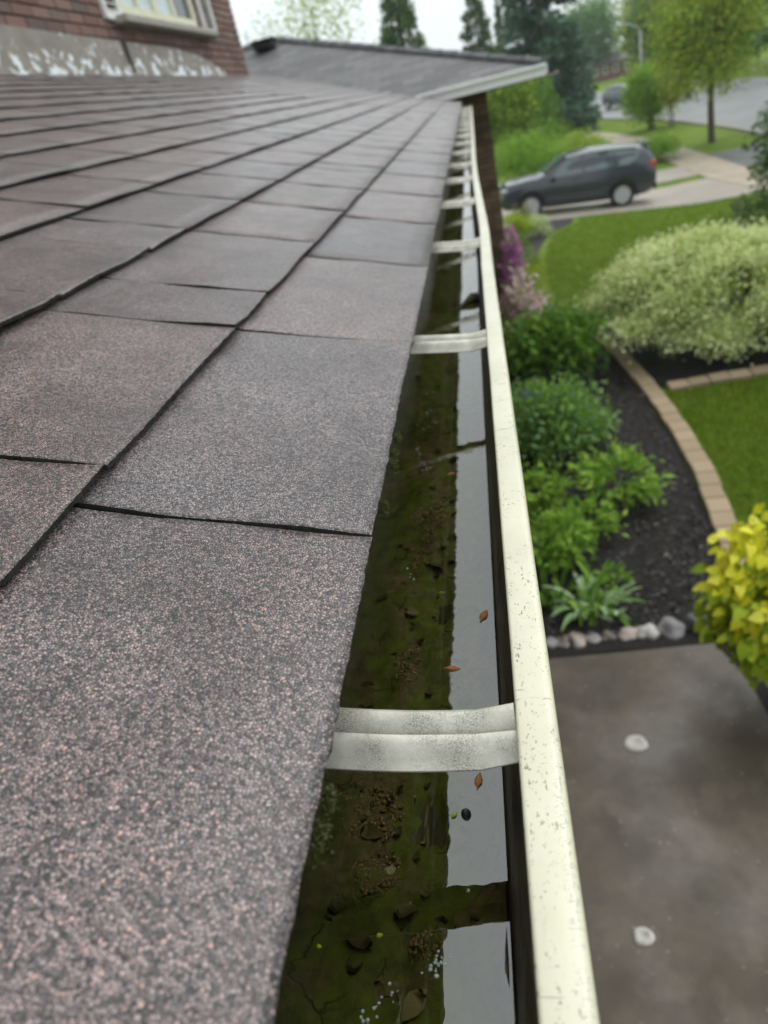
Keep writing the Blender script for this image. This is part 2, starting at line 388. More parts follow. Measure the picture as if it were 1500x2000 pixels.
dots = t.math('MULTIPLY', t.ramp(vo.outputs['Distance'], [(.10, 1.0), (.2, 0.0)]), t.ramp(sp.outputs[0], [(.84, 0.0), (.88, .45)]))
col = t.mix(dots, col, (.34, .31, .25))
rg = t.ramp(t.noise(c, 1.6, 5, .6), [(.36, .30), (.62, .6)])
MAT['concrete_wet'] = t.done(t.bsdf(col, rg, t.bump(t.noise(c, 130, 4), .15, .003), .42))
t = NT('damp_driveway'); c = t.coord('Object')
col = t.ramp(t.noise(c, .8, 6, .6), [(.3, (.30, .255, .215)), (.7, (.40, .35, .30))]); MAT['driveway'] = t.done(t.bsdf(col, .45, t.bump(t.noise(c, 60, 3), .3, .005), .5))
MAT['tan_walk'] = plain('tan_walk', (.36, .295, .22), .55, .2, 2, .2)
t = NT('wet_asphalt_road'); c = t.coord('Object')
col = t.ramp(t.noise(c, .35, 6, .6), [(.3, (.20, .20, .205)), (.7, (.29, .29, .295))]); MAT['road'] = t.done(t.bsdf(col, .38, t.bump(t.noise(c, 40, 3), .3, .01), .5))
MAT['dark_drive'] = plain('dark_asphalt', (.11, .11, .115), .45, .2, 2, .2)
t = NT('dark_mulch'); c = t.coord('Object')
col = t.ramp(t.noise(c, 34, 6, .75), [(.3, (.008, .007, .007)), (.55, (.024, .020, .019)), (.8, (.062, .047, .038))])
MAT['mulch'] = t.done(t.bsdf(col, .7, t.bump(t.noise(c, 45, 5, .7), 1, .04), .4))
t = NT('mulch_chip'); a = t.n('Attribute', _attribute_name='rnd'); MAT['chip'] = t.done(t.bsdf(t.ramp(a.outputs['Fac'], [(0, (.008, .007, .007)), (.6, (.028, .023, .022)), (.9, (.07, .048, .036)), (1, (.20, .17, .13))]), .55, None, .5))
MAT['paver'] = None
t = NT('tan_paver'); c = t.coord('Object', rand=True); oi = t.n('ObjectInfo')
col = t.ramp(oi.outputs['Random'], [(0, (.33, .245, .155)), (1, (.43, .33, .215))]); col = t.mix(t.math('MULTIPLY', t.noise(c, 40, 4), .5), col, (.26, .19, .12))
MAT['paver'] = t.done(t.bsdf(col, .7, t.bump(t.noise(c, 150, 3), .4, .004), .4))
MAT['bark'] = plain('grey_brown_bark', (.075, .058, .042), .85, .35, 14, .8)
MAT['twig'] = plain('brown_twig', (.09, .065, .04), .8, .3, 20)

MAT['leaf_green'] = foliage('mid_green_leaves', [(0, (0.077, 0.166, 0.021)), (.5, (0.155, 0.301, 0.037)), (1, (0.299, 0.470, 0.070))])
MAT['leaf_deep'] = foliage('deep_green_leaves', [(0, (0.034, 0.097, 0.017)), (.5, (0.076, 0.186, 0.031)), (1, (0.167, 0.326, 0.060))])
MAT['leaf_bright'] = foliage('bright_green_leaves', [(0, (0.128, 0.253, 0.025)), (.5, (0.270, 0.461, 0.052)), (1, (0.461, 0.668, 0.103))])
MAT['leaf_lime'] = foliage('lime_leaves', [(0, (0.182, 0.266, 0.017)), (.5, (0.350, 0.462, 0.028)), (1, (0.588, 0.672, 0.070))])
MAT['leaf_yellow'] = foliage('golden_leaves', [(0, (.66, .68, .03)), (.5, (.88, .84, .04)), (1, (.93, .90, .14))], trans=.3, tcol=(.8, .78, .04))
MAT['leaf_varieg'] = foliage('cream_edged_leaves', [(0, (.22, .30, .09)), (.3, (.47, .56, .20)), (.65, (.76, .81, .40)), (1, (.90, .92, .62))], tcol=(.68, .75, .28))
MAT['leaf_hazy'] = foliage('blue_green_leaves', [(0, (0.096, 0.194, 0.079)), (.5, (0.165, 0.311, 0.125)), (1, (0.275, 0.440, 0.182))])
MAT['leaf_olive'] = foliage('yellow_green_leaves', [(0, (0.205, 0.246, 0.033)), (.5, (0.383, 0.467, 0.064)), (1, (0.601, 0.664, 0.110))])
MAT['needle'] = foliage('blue_spruce_needles', [(0, (0.033, 0.079, 0.048)), (.5, (0.088, 0.164, 0.109)), (1, (0.235, 0.345, 0.255))], trans=.08)
MAT['needle_green'] = foliage('green_spruce_needles', [(0, (0.039, 0.085, 0.029)), (.5, (0.088, 0.164, 0.058)), (1, (0.194, 0.305, 0.109))], trans=.08)
MAT['leaf_silver'] = foliage('white_striped_leaves', [(0, (0.188, 0.330, 0.114)), (.5, (0.406, 0.570, 0.293)), (1, (0.906, 0.920, 0.780))])
MAT['leaf_rust'] = foliage('rusty_leaves', [(0, (.10, .045, .02)), (1, (.26, .12, .05))], tcol=(.3, .12, .03))
MAT['fl_magenta'] = foliage('magenta_petals', [(0, (.55, .15, .48)), (1, (.82, .40, .74))], tcol=(.75, .2, .65))
MAT['fl_pink'] = foliage('pale_pink_petals', [(0, (.84, .58, .60)), (1, (.93, .78, .76))], tcol=(.9, .65, .65))
MAT['fl_purple'] = foliage('violet_petals', [(0, (.16, .10, .55)), (1, (.28, .20, .75))], tcol=(.2, .1, .7))
MAT['leaf_dry'] = foliage('dry_straw_leaves', [(0, (.42, .30, .07)), (1, (.62, .48, .16))], tcol=(.6, .45, .1))
MAT['moss'] = foliage('moss', [(0, (.03, .035, .012)), (1, (.13, .13, .05))])

# ------------------------------------------------------------------ terrain
def sm(a, b, x): t_ = min(1, max(0, (x - a) / (b - a))); return t_ * t_ * (3 - 2 * t_)
def g(x, y):
    s_ = min(1, max(0, (y - 9) / 19.0)); tx = min(4.7, max(0, x - 1.3)) * min(1, max(0, (y - 10) / 9.0))
    return -3.2 - 1.1 * s_ - .1 * tx
def sheet(name, left, right, off, mat, n=40, m=6, thick=0, parent=None, smooth=True):
    """strip between two polylines (x,y) draped on the terrain, lifted by off"""
    def samp(pl, u):
        L = [0]
        for a, b in zip(pl, pl[1:]): L.append(L[-1] + math.dist(a, b))
        d = u * L[-1]
        for i in range(len(pl) - 1):
            if d <= L[i + 1] + 1e-9:
                k = (d - L[i]) / max(1e-9, L[i + 1] - L[i]); return (pl[i][0] + (pl[i + 1][0] - pl[i][0]) * k, pl[i][1] + (pl[i + 1][1] - pl[i][1]) * k)
        return pl[-1]
    rings = []
    for i in range(n + 1):
        a, b = samp(left, i / n), samp(right, i / n); ring = []
        for j in range(m + 1):
            x = a[0] + (b[0] - a[0]) * j / m; y = a[1] + (b[1] - a[1]) * j / m
            ring.append((x, y, g(x, y) + off))
        if thick: ring = [(ring[0][0], ring[0][1], ring[0][2] - thick)] + ring + [(ring[-1][0], ring[-1][1], ring[-1][2] - thick)]
        rings.append(ring)
    mb = MB(); mb.sweep(rings)
    if thick:
        for r in (rings[0], rings[-1]):
            mb.add([(p[0], p[1], p[2] - (thick if 0 < k < len(r) - 1 else 0)) for k, p in enumerate(r)] + r, [(k, k + 1, len(r) + k + 1, len(r) + k) for k in range(len(r) - 1)])
    return mb.build(name, mat, parent, smooth and not thick)

xs = np.unique(np.concatenate([np.linspace(-220, -6, 14), np.linspace(-6, 12, 61), np.linspace(12, 60, 25), np.linspace(60, 260, 10)]))
ys = np.unique(np.concatenate([np.linspace(-60, 2, 12), np.linspace(2, 40, 96), np.linspace(40, 140, 30), np.linspace(140, 420, 8)]))
V = np.array([(x, y, g(x, y) - .004) for y in ys for x in xs]); nx = len(xs)
F = np.array([(j * nx + i, j * nx + i + 1, (j + 1) * nx + i + 1, (j + 1) * nx + i) for j in range(len(ys) - 1) for i in range(nx - 1)])
tag(link('lawn', np_mesh('lawn', V, F, smooth=True), MAT['lawn']), 'mown green lawn sloping from the house to the street', 'lawn', kind='structure')

# garden bed of dark mulch along the house (slightly raised), dogwood bed to its right
EDGE = [(1.30, 3.95), (1.345, 4.3), (1.40, 4.8), (1.445, 5.4), (1.455, 6.1), (1.44, 6.8), (1.40, 7.4), (1.33, 8.2), (1.25, 8.8), (1.15, 9.4), (1.05, 10.0)]
bed_r = [(1.02, 3.41), (1.2, 3.7)] + [(x - .09, y) for x, y in EDGE] + [(.70, 12.6), (.78, 14.5), (1.05, 17.2), (1.5, 19.6), (2.3, 21.4), (2.4, 22.3)]
bed_l = [(-.65, 3.41), (-.65, 22.3)]
def lerp_pl(pl, y):
    for a, b in zip(pl, pl[1:]):
        if a[1] <= y <= b[1]: k = (y - a[1]) / max(1e-9, b[1] - a[1]); return a[0] + (b[0] - a[0]) * k
    return pl[-1][0]
yy = [3.41 + (22.3 - 3.41) * (i / 90) ** 1.2 for i in range(91)]
mb = MB(); mb.sweep([[(x, y, g(x, y) + .012 + .02 * math.sin(math.pi * j / 10) + .006 * math.sin(7 * x + 5 * y)) for j in range(11) for x in [-.65 + (lerp_pl(bed_r, y) + .65) * j / 10]] for y in yy])
tag(mb.build('garden_bed', MAT['mulch'], smooth=True), 'dark mulch bed running along the house', 'garden bed', kind='structure')
tag(sheet('garden_bed', [(1.47, 7.33), (1.42, 8.0), (1.2, 9.2), (1.1, 10.1)], [(5.2, 7.33), (5.4, 8.2), (5.2, 9.4), (4.6, 10.2)], .012, MAT['mulch'], 16, 14), 'mulch bed under the cream variegated shrubs', 'garden bed', kind='structure')
tag(sheet('garden_bed', [(1.08, -3), (1.08, 2.6), (1.05, 3.1), (.96, 3.4), (1.02, 3.9)], [(2.3, -3), (2.2, 2.2), (1.8, 3.2), (1.5, 3.9), (1.38, 4.1)], .006, MAT['mulch'], 24, 8), 'dark soil beside the path under the golden shrub', 'garden bed', kind='structure')
# concrete path under the eave, draped as a slab with a rounded right edge
tag(sheet('path', [(-.66, -3.0), (-.66, 3.40)], [(1.10, -3.0), (1.09, 2.6), (1.06, 3.1), (.97, 3.40)], .03, MAT['concrete_wet'], 40, 8, .08), 'wet grey concrete path below the eave', 'path', kind='structure')
tag(sheet('driveway', [(.3, 22.4), (.3, 28.1)], [(12.3, 22.4), (12.3, 28.1)], .02, MAT['driveway'], 10, 30), 'damp pale concrete driveway with a car on it', 'driveway', kind='structure')
tag(sheet('driveway', [(3.2, 29.1), (3.2, 32.0)], [(9.0, 29.1), (9.0, 32.0)], .02, MAT['driveway'], 6, 24), 'neighbour driveway beyond the grass strip', 'driveway', kind='structure')
tag(sheet('driveway', [(9.0, 28.6), (9.0, 33.2)], [(11.9, 28.6), (11.9, 33.6)], .02, MAT['dark_drive'], 6, 8), 'dark asphalt apron between the sidewalk and the street', 'driveway', kind='structure')
tag(sheet('sidewalk', [(7.6, -40), (7.6, 40), (7.0, 48), (5.6, 58), (3.0, 68)], [(9.0, -40), (9.0, 40), (8.3, 48), (6.9, 58), (4.2, 69)], .03, MAT['tan_walk'], 70, 3), 'tan sidewalk crossing the driveways', 'sidewalk', kind='structure')
road_l = [(11.9, -60), (11.9, 40), (11.4, 48), (9.6, 60), (5.5, 74), (0, 86), (-12, 104)]
road_r = [(22.0, -60), (22.0, 40), (22.0, 60), (20.0, 78), (15.5, 96), (9, 112), (-4, 130)]
tag(sheet('road', road_l, road_r, .012, MAT['road'], 90, 6), 'wet grey asphalt street curving away to the left', 'road', kind='structure')
kl = [(x - .16, y) for x, y in road_l]
tag(sheet('kerb', kl, road_l, .11, MAT['driveway'], 90, 1, .14), 'pale concrete kerb along the street', 'kerb', kind='structure')

# ------------------------------------------------------------------ the house: low roof of shingles, upper brick storey
XE, ZE, SL = -.091, -.217, 1 / 3.
TH = math.atan(SL); CT, ST = math.cos(TH), math.sin(TH)
def roof_pt(s, y, w=0): return Vector((XE - s * CT + w * ST, y, ZE + s * ST + w * CT))
XW = -2.47; YW = 9.53
house = tag(empty('house', (XE, 0, -3.2)), 'brick house with low wet shingle roof and taller brick storey behind', 'house')
def hc(o):                       # keep world placement while parenting under the house empty
    o.parent = house; o.matrix_parent_inverse = Matrix.Translation((-XE, 0, 3.2)); return o
def valley(x): return 9.2 + max(0, -x - .62) if x < -.62 else 9.68
deck = MB(); ss = [.012] + [i * .2 for i in range(1, 13)] + [2.51]
deck.sweep([[roof_pt(s, -1.2, -.012), roof_pt(s, -1.2, -.026), roof_pt(s, valley(XE - s * CT) - .02, -.026), roof_pt(s, valley(XE - s * CT) - .02, -.012)] for s in ss], True, 0, True)
roof = hc(deck.build('roof', MAT['shingle_edge'])); roof['label'] = 'low roof slope covered in worn brown grey shingles'

def wavy(n, amp, corr, seed):
    r = np.random.default_rng(seed); k = max(2, int(corr)); a = r.normal(size=k + 1)
    return amp * np.interp(np.linspace(0, k, n), np.arange(k + 1), a)
def shingle_mesh(width, expo, seed, nv, nu, rag):
    """tab lying on the slope: local x runs up the roof, y along the eave, z out of the roof; built with its own thickness and ragged edges"""
    r = np.random.default_rng(seed); L = expo + .035; gap = .0030 if rag > .8 else .0055
    us = np.linspace(0, L, nu); us = L * (us / L) ** 1.15; vv = np.linspace(gap / 2, width - gap / 2, nv)
    e0 = wavy(nu, .0010, 3, seed + 1) + r.normal(size=nu) * .00025 * rag; e1 = wavy(nu, .0010, 3, seed + 2) + r.normal(size=nu) * .00025 * rag
    but = wavy(nv, .0008, 3, seed + 3) + r.normal(size=nv) * .0003 * rag
    lift = wavy(nv, .0011, 3, seed + 4); lift -= lift.min(); cor0, cor1 = abs(r.normal()) * .0016, abs(r.normal()) * .0016
    top = []
    for i, u in enumerate(us):
        row = []
        for j, v in enumerate(vv):
            q = v / width; k = (1 - u / L)
            x = u + but[j] * k; y = v + (e0[i] * (1 - q) ** 3 + e1[i] * q ** 3) * .9
            z = .0046 * (1 - u / expo) + (1 if rag > .8 else .6) * (lift[j] + cor0 * max(0, 1 - q * 5) + cor1 * max(0, 1 - (1 - q) * 5)) * max(0, 1 - u / (expo * .75)) ** 1.5
            z += .0018 * math.sin(math.pi * q) * max(0, 1 - u / expo) + .0008 * math.sin(9 * u / expo + seed) * math.sin(5 * q + seed * 2)
            row.append((x, y, z))
        top.append(row)
    T = .0036; V = [p for row in top for p in row]; n0 = len(V); F = []; m = []
    for i in range(nu - 1):
        for j in range(nv - 1): F.append((i * nv + j, (i + 1) * nv + j, (i + 1) * nv + j + 1, i * nv + j + 1)); m.append(0)
    rim = [j for j in range(nv)] + [i * nv + nv - 1 for i in range(1, nu)] + [(nu - 1) * nv + j for j in range(nv - 2, -1, -1)] + [i * nv for i in range(nu - 2, 0, -1)]
    for a in rim: p = V[a]; V.append((p[0] + r.normal() * .0003 * rag, p[1] + r.normal() * .0003 * rag, p[2] - T))
    for k in range(len(rim)): F.append((rim[k], rim[(k + 1) % len(rim)], n0 + (k + 1) % len(rim), n0 + k)); m.append(1)
    me = bpy.data.meshes.new('shingle'); me.from_pydata(V, [], F); me.polygons.foreach_set('material_index', m)
    me.materials.append(MAT['shingle']); me.materials.append(MAT['shingle_edge']); me.update()
    sharp = [mm == 0 for mm in m]; me.polygons.foreach_set('use_smooth', sharp); return me
ROT = Matrix(((-CT, 0, ST), (0, 1, 0), (ST, 0, CT))).to_4x4()   # local -> roof frame (x up-slope, y along, z out)
ROT = Matrix(((-CT, 0, ST, 0), (0, 1, 0, 0), (ST, 0, CT, 0), (0, 0, 0, 1)))
starts = [0.0, .173, .3615, .543] + [.543 + .182 * k for k in range(1, 12)]
tabs = []
rr = random.Random(3)
for k, s0 in enumerate(starts[:-1]):
    ex = starts[k + 1] - s0; x_ = XE - s0 * CT
    if k == 0: js = [.341 + .3455 * i for i in range(-4, 28)]
    elif k == 1: js = [-1.11, -.81, -.52, -.22, .0765, .3765, .671, .804, 1.10]
    elif k == 2: js = [-.96, -.66, -.36, -.06, .24, .535, .70, .94]
    else: j0 = -1.1 + rr.random() * .28; js = [j0, j0 + .297]
    while js[-1] < 13: js.append(js[-1] + (.297 if rr.random() > .22 or js[-1] - js[-2] < .2 else .14))
    for a, b in zip(js, js[1:]):
        if b > valley(x_) - .02: break
        tabs.append((k, s0, ex, a, b - a))
def dist(tb): p = roof_pt(tb[1], tb[3] + tb[4] / 2); return p.length + (5 if p.y < -.25 else 0)
tabs.sort(key=dist)
cache = {}
for i, (k, s0, ex, a, w) in enumerate(tabs[:300]):
    near = i < 26
    key = (round(w, 2), round(ex, 3), (i if i < 10 else i % 7), near)
    if key not in cache: cache[key] = shingle_mesh(w, ex, hash(key) % 9973 if False else int(w * 1000) + i * 13, 56 if near else 9, 26 if near else 5, 1.0 if near else .5)
    o = bpy.data.objects.new('shingle', cache[key]); COL.objects.link(o)
    o.parent = roof; p = roof_pt(s0, a, -.0012)
    o.matrix_parent_inverse = Matrix.Identity(4)
    m4 = ROT.copy(); m4.translation = p + Vector((0, 0, rr.uniform(-.0003, .0003))); o.matrix_basis = m4
# the far and out-of-frame tabs, one part
bmf = MB()
for k, s0, ex, a, w in tabs[300:]:
    c0, c1 = a + .0028, a + w - .0028; L = ex + .03; j = rr.uniform(0, .002)
    q = [roof_pt(s0, c0, .006 + j), roof_pt(s0, c1, .006), roof_pt(s0 + L, c1, -.001), roof_pt(s0 + L, c0, -.001)]
    bq = [v - Vector((0, 0, .0055)) for v in q]
    bmf.add(q + bq, [(0, 1, 2, 3), (0, 4, 5, 1), (1, 5, 6, 2), (3, 7, 4, 0)])
o = bmf.build('shingle_field', MAT['shingle'], roof); o['kind'] = 'stuff'
st = MB(); st.sweep([[roof_pt(.003, y, -.0065), roof_pt(.003 , y, -.0115), roof_pt(.17, y, -.0115), roof_pt(.17, y, -.0065)] for y in (-1.2, 2, 6, 9.6)], True, 0, True)
st.build('starter_strip', MAT['shingle_edge'], roof)
# moss tufts along the eave edge
for (my, ms_, n_) in ((.50, .006, 200), (.47, .006, 160), (.455, .005, 160), (.395, .005, 160), (.175, .006, 220), (.158, .007, 220)):
    P = RNG.normal(size=(n_, 3)) * np.array([.0014, ms_ * .5, .0022]) + np.array([XE + .0006, my, ZE - .007]); 
    tf = link('moss_tuft', leaf_mesh('moss_tuft', P, RNG.normal(size=(n_, 3)) + np.array([.4, 0, .3]), np.full(n_, .0022), .5), MAT['moss'], roof)
# fascia, soffit and lower wall below the eave
fb = MB(); fb.box((-.1625, 4.25, -.30), (.02, 10.9, .15)); hc(fb.build('fascia_board', MAT['soffit']))
fb = MB(); fb.box((-.40, 4.25, -.372), (.50, 10.86, .012)); hc(fb.build('soffit', MAT['soffit']))
fb = MB(); fb.box((-.72, 4.2, -1.79), (.2, 10.8, 2.83)); hc(fb.build('lower_wall', MAT['wall_brown']))

# upper storey: mortar wall with single bricks, window, shutters, flashing board
uw = MB(); uw.box((XW - 2.0, YW - 5.2, 1.60), (4.0, 10.4, 3.2)); wall = hc(uw.build('upper_wall', MAT['mortar_red'])); wall['label'] = 'red brick wall of the upper storey'
ub = MB(); ub.box((XW - 2.0, YW - 5.2, 2.35), (4.016, 10.416, 1.45)); hc(ub.build('upper_brickwork', MAT['wall_red']))
WY0, WY1, WZ0, WZ1 = 6.25, 8.02, .95, 2.0
bmesh_cache = {}
def brick_obj(parent, mat, c, d, tilt=0):
    key = (round(d[0], 3), round(d[1], 3), round(d[2], 3), mat)
    if key not in bmesh_cache:
        mb_ = MB(); mb_.box((0, 0, 0), d, bev=.004); me = mb_.mesh('brick'); me.materials.append(MAT[mat]); bmesh_cache[key] = me
    o = bpy.data.objects.new('brick', bmesh_cache[key]); COL.objects.link(o); o.parent = parent; o.location = c; return o
CH = .0655; z = .47; row = 0
while z < 1.60:
    y = 4.25 - (row % 2) * .112
    while y < YW - .02:
        L = min(.215, YW - y + .004)
        cy = y + L / 2; zz = z + CH / 2
        if not (WY0 - .04 < cy < WY1 + .04 and zz > WZ0 - .08) and L > .05:
            brick_obj(wall, 'brick_red', (XW + .004 + rr.uniform(-.002, .002), cy, zz), (.03, L, CH - .010))
        y += .225
    z += CH; row += 1
# end-face bricks round the far corner
z = .47; row = 0
win = tag(empty('window', (XW, 7.1, .95))); win.parent = house; win.matrix_parent_inverse = Matrix.Translation((-XE, 0, 3.2))
def wpart(mb_, nm, mat, par=win): o = mb_.build(nm, mat); o.parent = par; o.matrix_parent_inverse = Matrix.Translation((-XW, -7.1, -.95)); return o
f = MB(); D_ = .05
f.box((XW + .012, (WY0 + WY1) / 2, WZ0 + .04), (D_, WY1 - WY0, .07)); f.box((XW + .012, (WY0 + WY1) / 2, WZ1 - .04), (D_, WY1 - WY0, .07))
for yb, wd in ((WY0 + .035, .07), (WY1 - .035, .07), (7.02, .09), (6.64, .05), (7.46, .05)): f.box((XW + .015, yb, (WZ0 + WZ1) / 2), (D_, wd, WZ1 - WZ0 - .14))
wpart(f, 'frame', MAT['ivory_paint'])
for a, b, mt in ((6.32, 6.615, 'pane_glare'), (6.665, 6.975, 'pane_glare'), (7.065, 7.435, 'pane_glare'), (7.485, 7.95, 'dark_glass')):
    gl_ = MB(); gl_.box((XW + .006, (a + b) / 2, (WZ0 + WZ1) / 2), (.008, b - a, WZ1 - WZ0 - .14)); wpart(gl_, 'pane', MAT[mt])
s_ = MB(); s_.box((XW + .05, 7.2, WZ0 - .035), (.16, 2.25, .055), bev=.008); wpart(s_, 'sill', MAT['sill_stone'])
for (ya, yb) in ((5.93, 6.22), (8.22, 8.60)):
    sh = MB(); h_ = 1.15; z0 = WZ0 - .03
    for yb2 in (ya + .02, yb - .02): sh.box((XW + .035, yb2, z0 + h_ / 2), (.03, .04, h_))
    for zz in (z0 + .02, z0 + h_ / 2, z0 + h_ - .02): sh.box((XW + .035, (ya + yb) / 2, zz), (.026, yb - ya - .08, .05))
    so = hc(sh.build('shutter', MAT['white_paint']))
    R_ = Matrix.Rotation(math.radians(32), 3, 'Y')
    for q in range(26):
        zz = z0 + .06 + q * (h_ - .1) / 26
        if abs(zz - z0 - h_ / 2) < .035: continue
        lv = MB(); lv.box((XW + .035, (ya + yb) / 2, zz), (.034, yb - ya - .082, .006), R_); lv.build('louvre', MAT['white_paint'], so)
# sloping flashing board with peeling paint at the foot of the wall
fl = MB(); prof = [(4.0, .80), (5.4, .783), (7.1, .762), (7.75, .72), (8.1, .66), (8.45, .585)]
fl.sweep([[(XW + .012, y, .50), (XW + .085, y, .50), (XW + .06, y, zt), (XW + .012, y, zt + .012)] for y, zt in prof], True, 0, True)
fo = hc(fl.build('flashing_board', MAT['peeling'])); fo['label'] = 'grey brown flashing board with white paint peeling'
cl = MB(); cl.box((XW + .045, 5.99, .68), (.10, .012, .21)); hc(cl.build('flashing_joint', MAT['soffit']))

# ------------------------------------------------------------------ eavestrough
def gx(y): return float(np.interp(y, [-1.5, 1.2, 1.55, 2.1, 2.6, 3.3, 4.2, 5.6, 9.7], [0, 0, .002, -.004, -.0087, -.0098, -.006, -.001, .014]))
def gz(y): return float(np.interp(y, [-1.5, 1.3, 2.0, 2.6, 3.2, 4.2, 5.5, 9.7], [0, 0, -.004, -.011, -.018, -.019, -.016, -.006]))
trough = tag(empty('eavestrough', (0, 0, -.37)), 'cream metal eavestrough full of water along the roof edge', 'gutter')
def tp(o): o.parent = trough; o.matrix_parent_inverse = Matrix.Translation((0, 0, .37)); return o
GY = [-1.2, -.6, 0] + [.1 * i for i in range(1, 60)] + [6 + .4 * i for i in range(10)]
inner = [(-.150, -.262), (-.150, -.366), (-.05, -.366), (-.043, -.358), (-.034, -.340), (-.031, -.325), (-.027, -.305), (-.0205, -.288), (-.0195, -.268)]
mb = MB(); mb.sweep([[(x + gx(y), y, z + gz(y)) for x, z in inner] for y in GY]); tp(mb.build('trough', MAT['grime'], smooth=True))
# rolled lip and ogee front
def arc(cx, cz, r, a0, a1, n): return [(cx + r * math.cos(math.radians(a0 + (a1 - a0) * i / n)), cz + r * math.sin(math.radians(a0 + (a1 - a0) * i / n))) for i in range(n + 1)]
lip = [(-.0192, -.2745), (-.0192, -.2625)] + arc(-.0172, -.2620, .0020, 180, 90, 4) + [(-.012, -.2596), (-.007, -.2597)] + arc(-.0042, -.2637, .0040, 90, 0, 6) + [(-.0001, -.270), (-.0001, -.282), (-.002, -.290)] + arc(-.022, -.296, .018, 20, -60, 6) + arc(-.0, -.330, .018, 140, 190, 5) + [(-.026, -.352), (-.034, -.364), (-.046, -.369), (-.143, -.369)]
mb = MB(); mb.sweep([[(x + gx(y) + .0004 * math.sin(y * 31) , y, z + gz(y) + .0003 * math.sin(y * 17)) for x, z in lip] for y in GY]); tp(mb.build('lip', MAT['cream'], smooth=True))
# hangers: pressed straps with a rolled far edge and a sloping near flange
hang_y = [-.36, .236, .838, 1.42, 1.985, 2.545, 3.08, 3.63, 4.17, 4.72, 5.27, 5.82, 6.37, 6.92, 7.47, 8.02, 8.57, 9.12]
def hanger_mesh(seed):
    prof = [(.0180, -.0085), (.0195, -.0052), (.0192, -.0020), (.0176, .0004), (.0150, .0014), (.0120, .0008), (.0085, -.0012), (.0042, -.0048), (.0037, -.0066), (.0031, -.0040), (.0018, -.0028), (-.0012, -.0030), (-.0040, -.0044), (-.0068, -.0066), (-.0096, -.0092), (-.0122, -.0114), (-.0145, -.0128)]
    nx_ = 15; rings = []
    for i in range(nx_):
        q = i / (nx_ - 1); x = -.150 + q * (.150 - .0195); e = sm(.86, 1, q); k = (1 - .12 * q) * .86; r = []
        for yy_, zz_ in prof:
            r.append((x, yy_ * k + .0012 * math.sin(q * 5 + seed), (zz_ * (1 - .35 * e)) + .0045 * e * max(0, yy_ / .019) + .019 * (1 - q) * (1 - .3 * q)))
        rings.append(r + [(a, b, c_ - .0009) for a, b, c_ in r[::-1]])
    mb_ = MB(); mb_.sweep(rings, True, 0, True); me = mb_.mesh('hanger', True); me.set_sharp_from_angle(angle=math.radians(32)); me.materials.append(MAT['hanger']); return me
hm = [hanger_mesh(0), hanger_mesh(2.0)]
for i, y in enumerate(hang_y):
    o = bpy.data.objects.new('hanger', hm[i % 2]); COL.objects.link(o); tp(o); o.location = (gx(y), y, -.2635 + gz(y)); o.rotation_euler = (0, 0, rr.uniform(-.012, .012) if i > 2 else 0)
# water, sediment, granules, floating bits
ZW = -.3365
wy = np.linspace(-1.19, 9.6, 90)
mb = MB(); mb.sweep([[(-.1495 + (.1495 - .0345) * j / 6 + (gx(y) if j else 0) , y, ZW) for j in range(7)] for y in wy]); w_ = mb.build('water', MAT['water'], smooth=True)
if w_.data.polygons[0].normal.z < 0: w_.data.flip_normals()
tag(w_, 'still rain water standing in the eavestrough', 'water', kind='structure')
nxs, nys = 22, 900
sx_ = np.linspace(-.1495, -.036, nxs); sy_ = -1.18 + (9.55 + 1.18) * (np.linspace(0, 1, nys) ** 1.8)
r2 = np.random.default_rng(5)
def fbm(x, y, sc, seed):
    from mathutils import noise
    return noise.fractal(Vector((x * sc + seed, y * sc, seed * 1.7)), .8, 2.1, 4)
V = np.array([(x + gx(y), y, -.3590 + gz(y) * .3 + .009 * fbm(x, y, 18, 3.1) + .0035 * fbm(x, y, 60, 8.0) + .006 * max(0, (abs((x + .093) / .057)) ** 3)) for y in sy_ for x in sx_])
sh_ = np.array([max(0, (x + .0455 - gx(y) - .004 * fbm(x, y, 30, 5.5)) / .008) for x, y in zip(V[:, 0], V[:, 1])])
V[:, 2] = np.minimum(V[:, 2], -.3395) + .007 * np.minimum(sh_, 1.5)
F = np.array([(j * nxs + i, j * nxs + i + 1, (j + 1) * nxs + i + 1, (j + 1) * nxs + i) for j in range(nys - 1) for i in range(nxs - 1)])
tag(link('sediment', np_mesh('sediment', V, F, smooth=True), MAT['sediment']), 'green algae and brown mud covering the bottom of the eavestrough', 'sediment', kind='stuff')
def sed_z(x, y): return -.3590 + gz(y) * .3 + .009 * fbm(x - gx(y), y, 18, 3.1) + .0035 * fbm(x - gx(y), y, 60, 8.0)
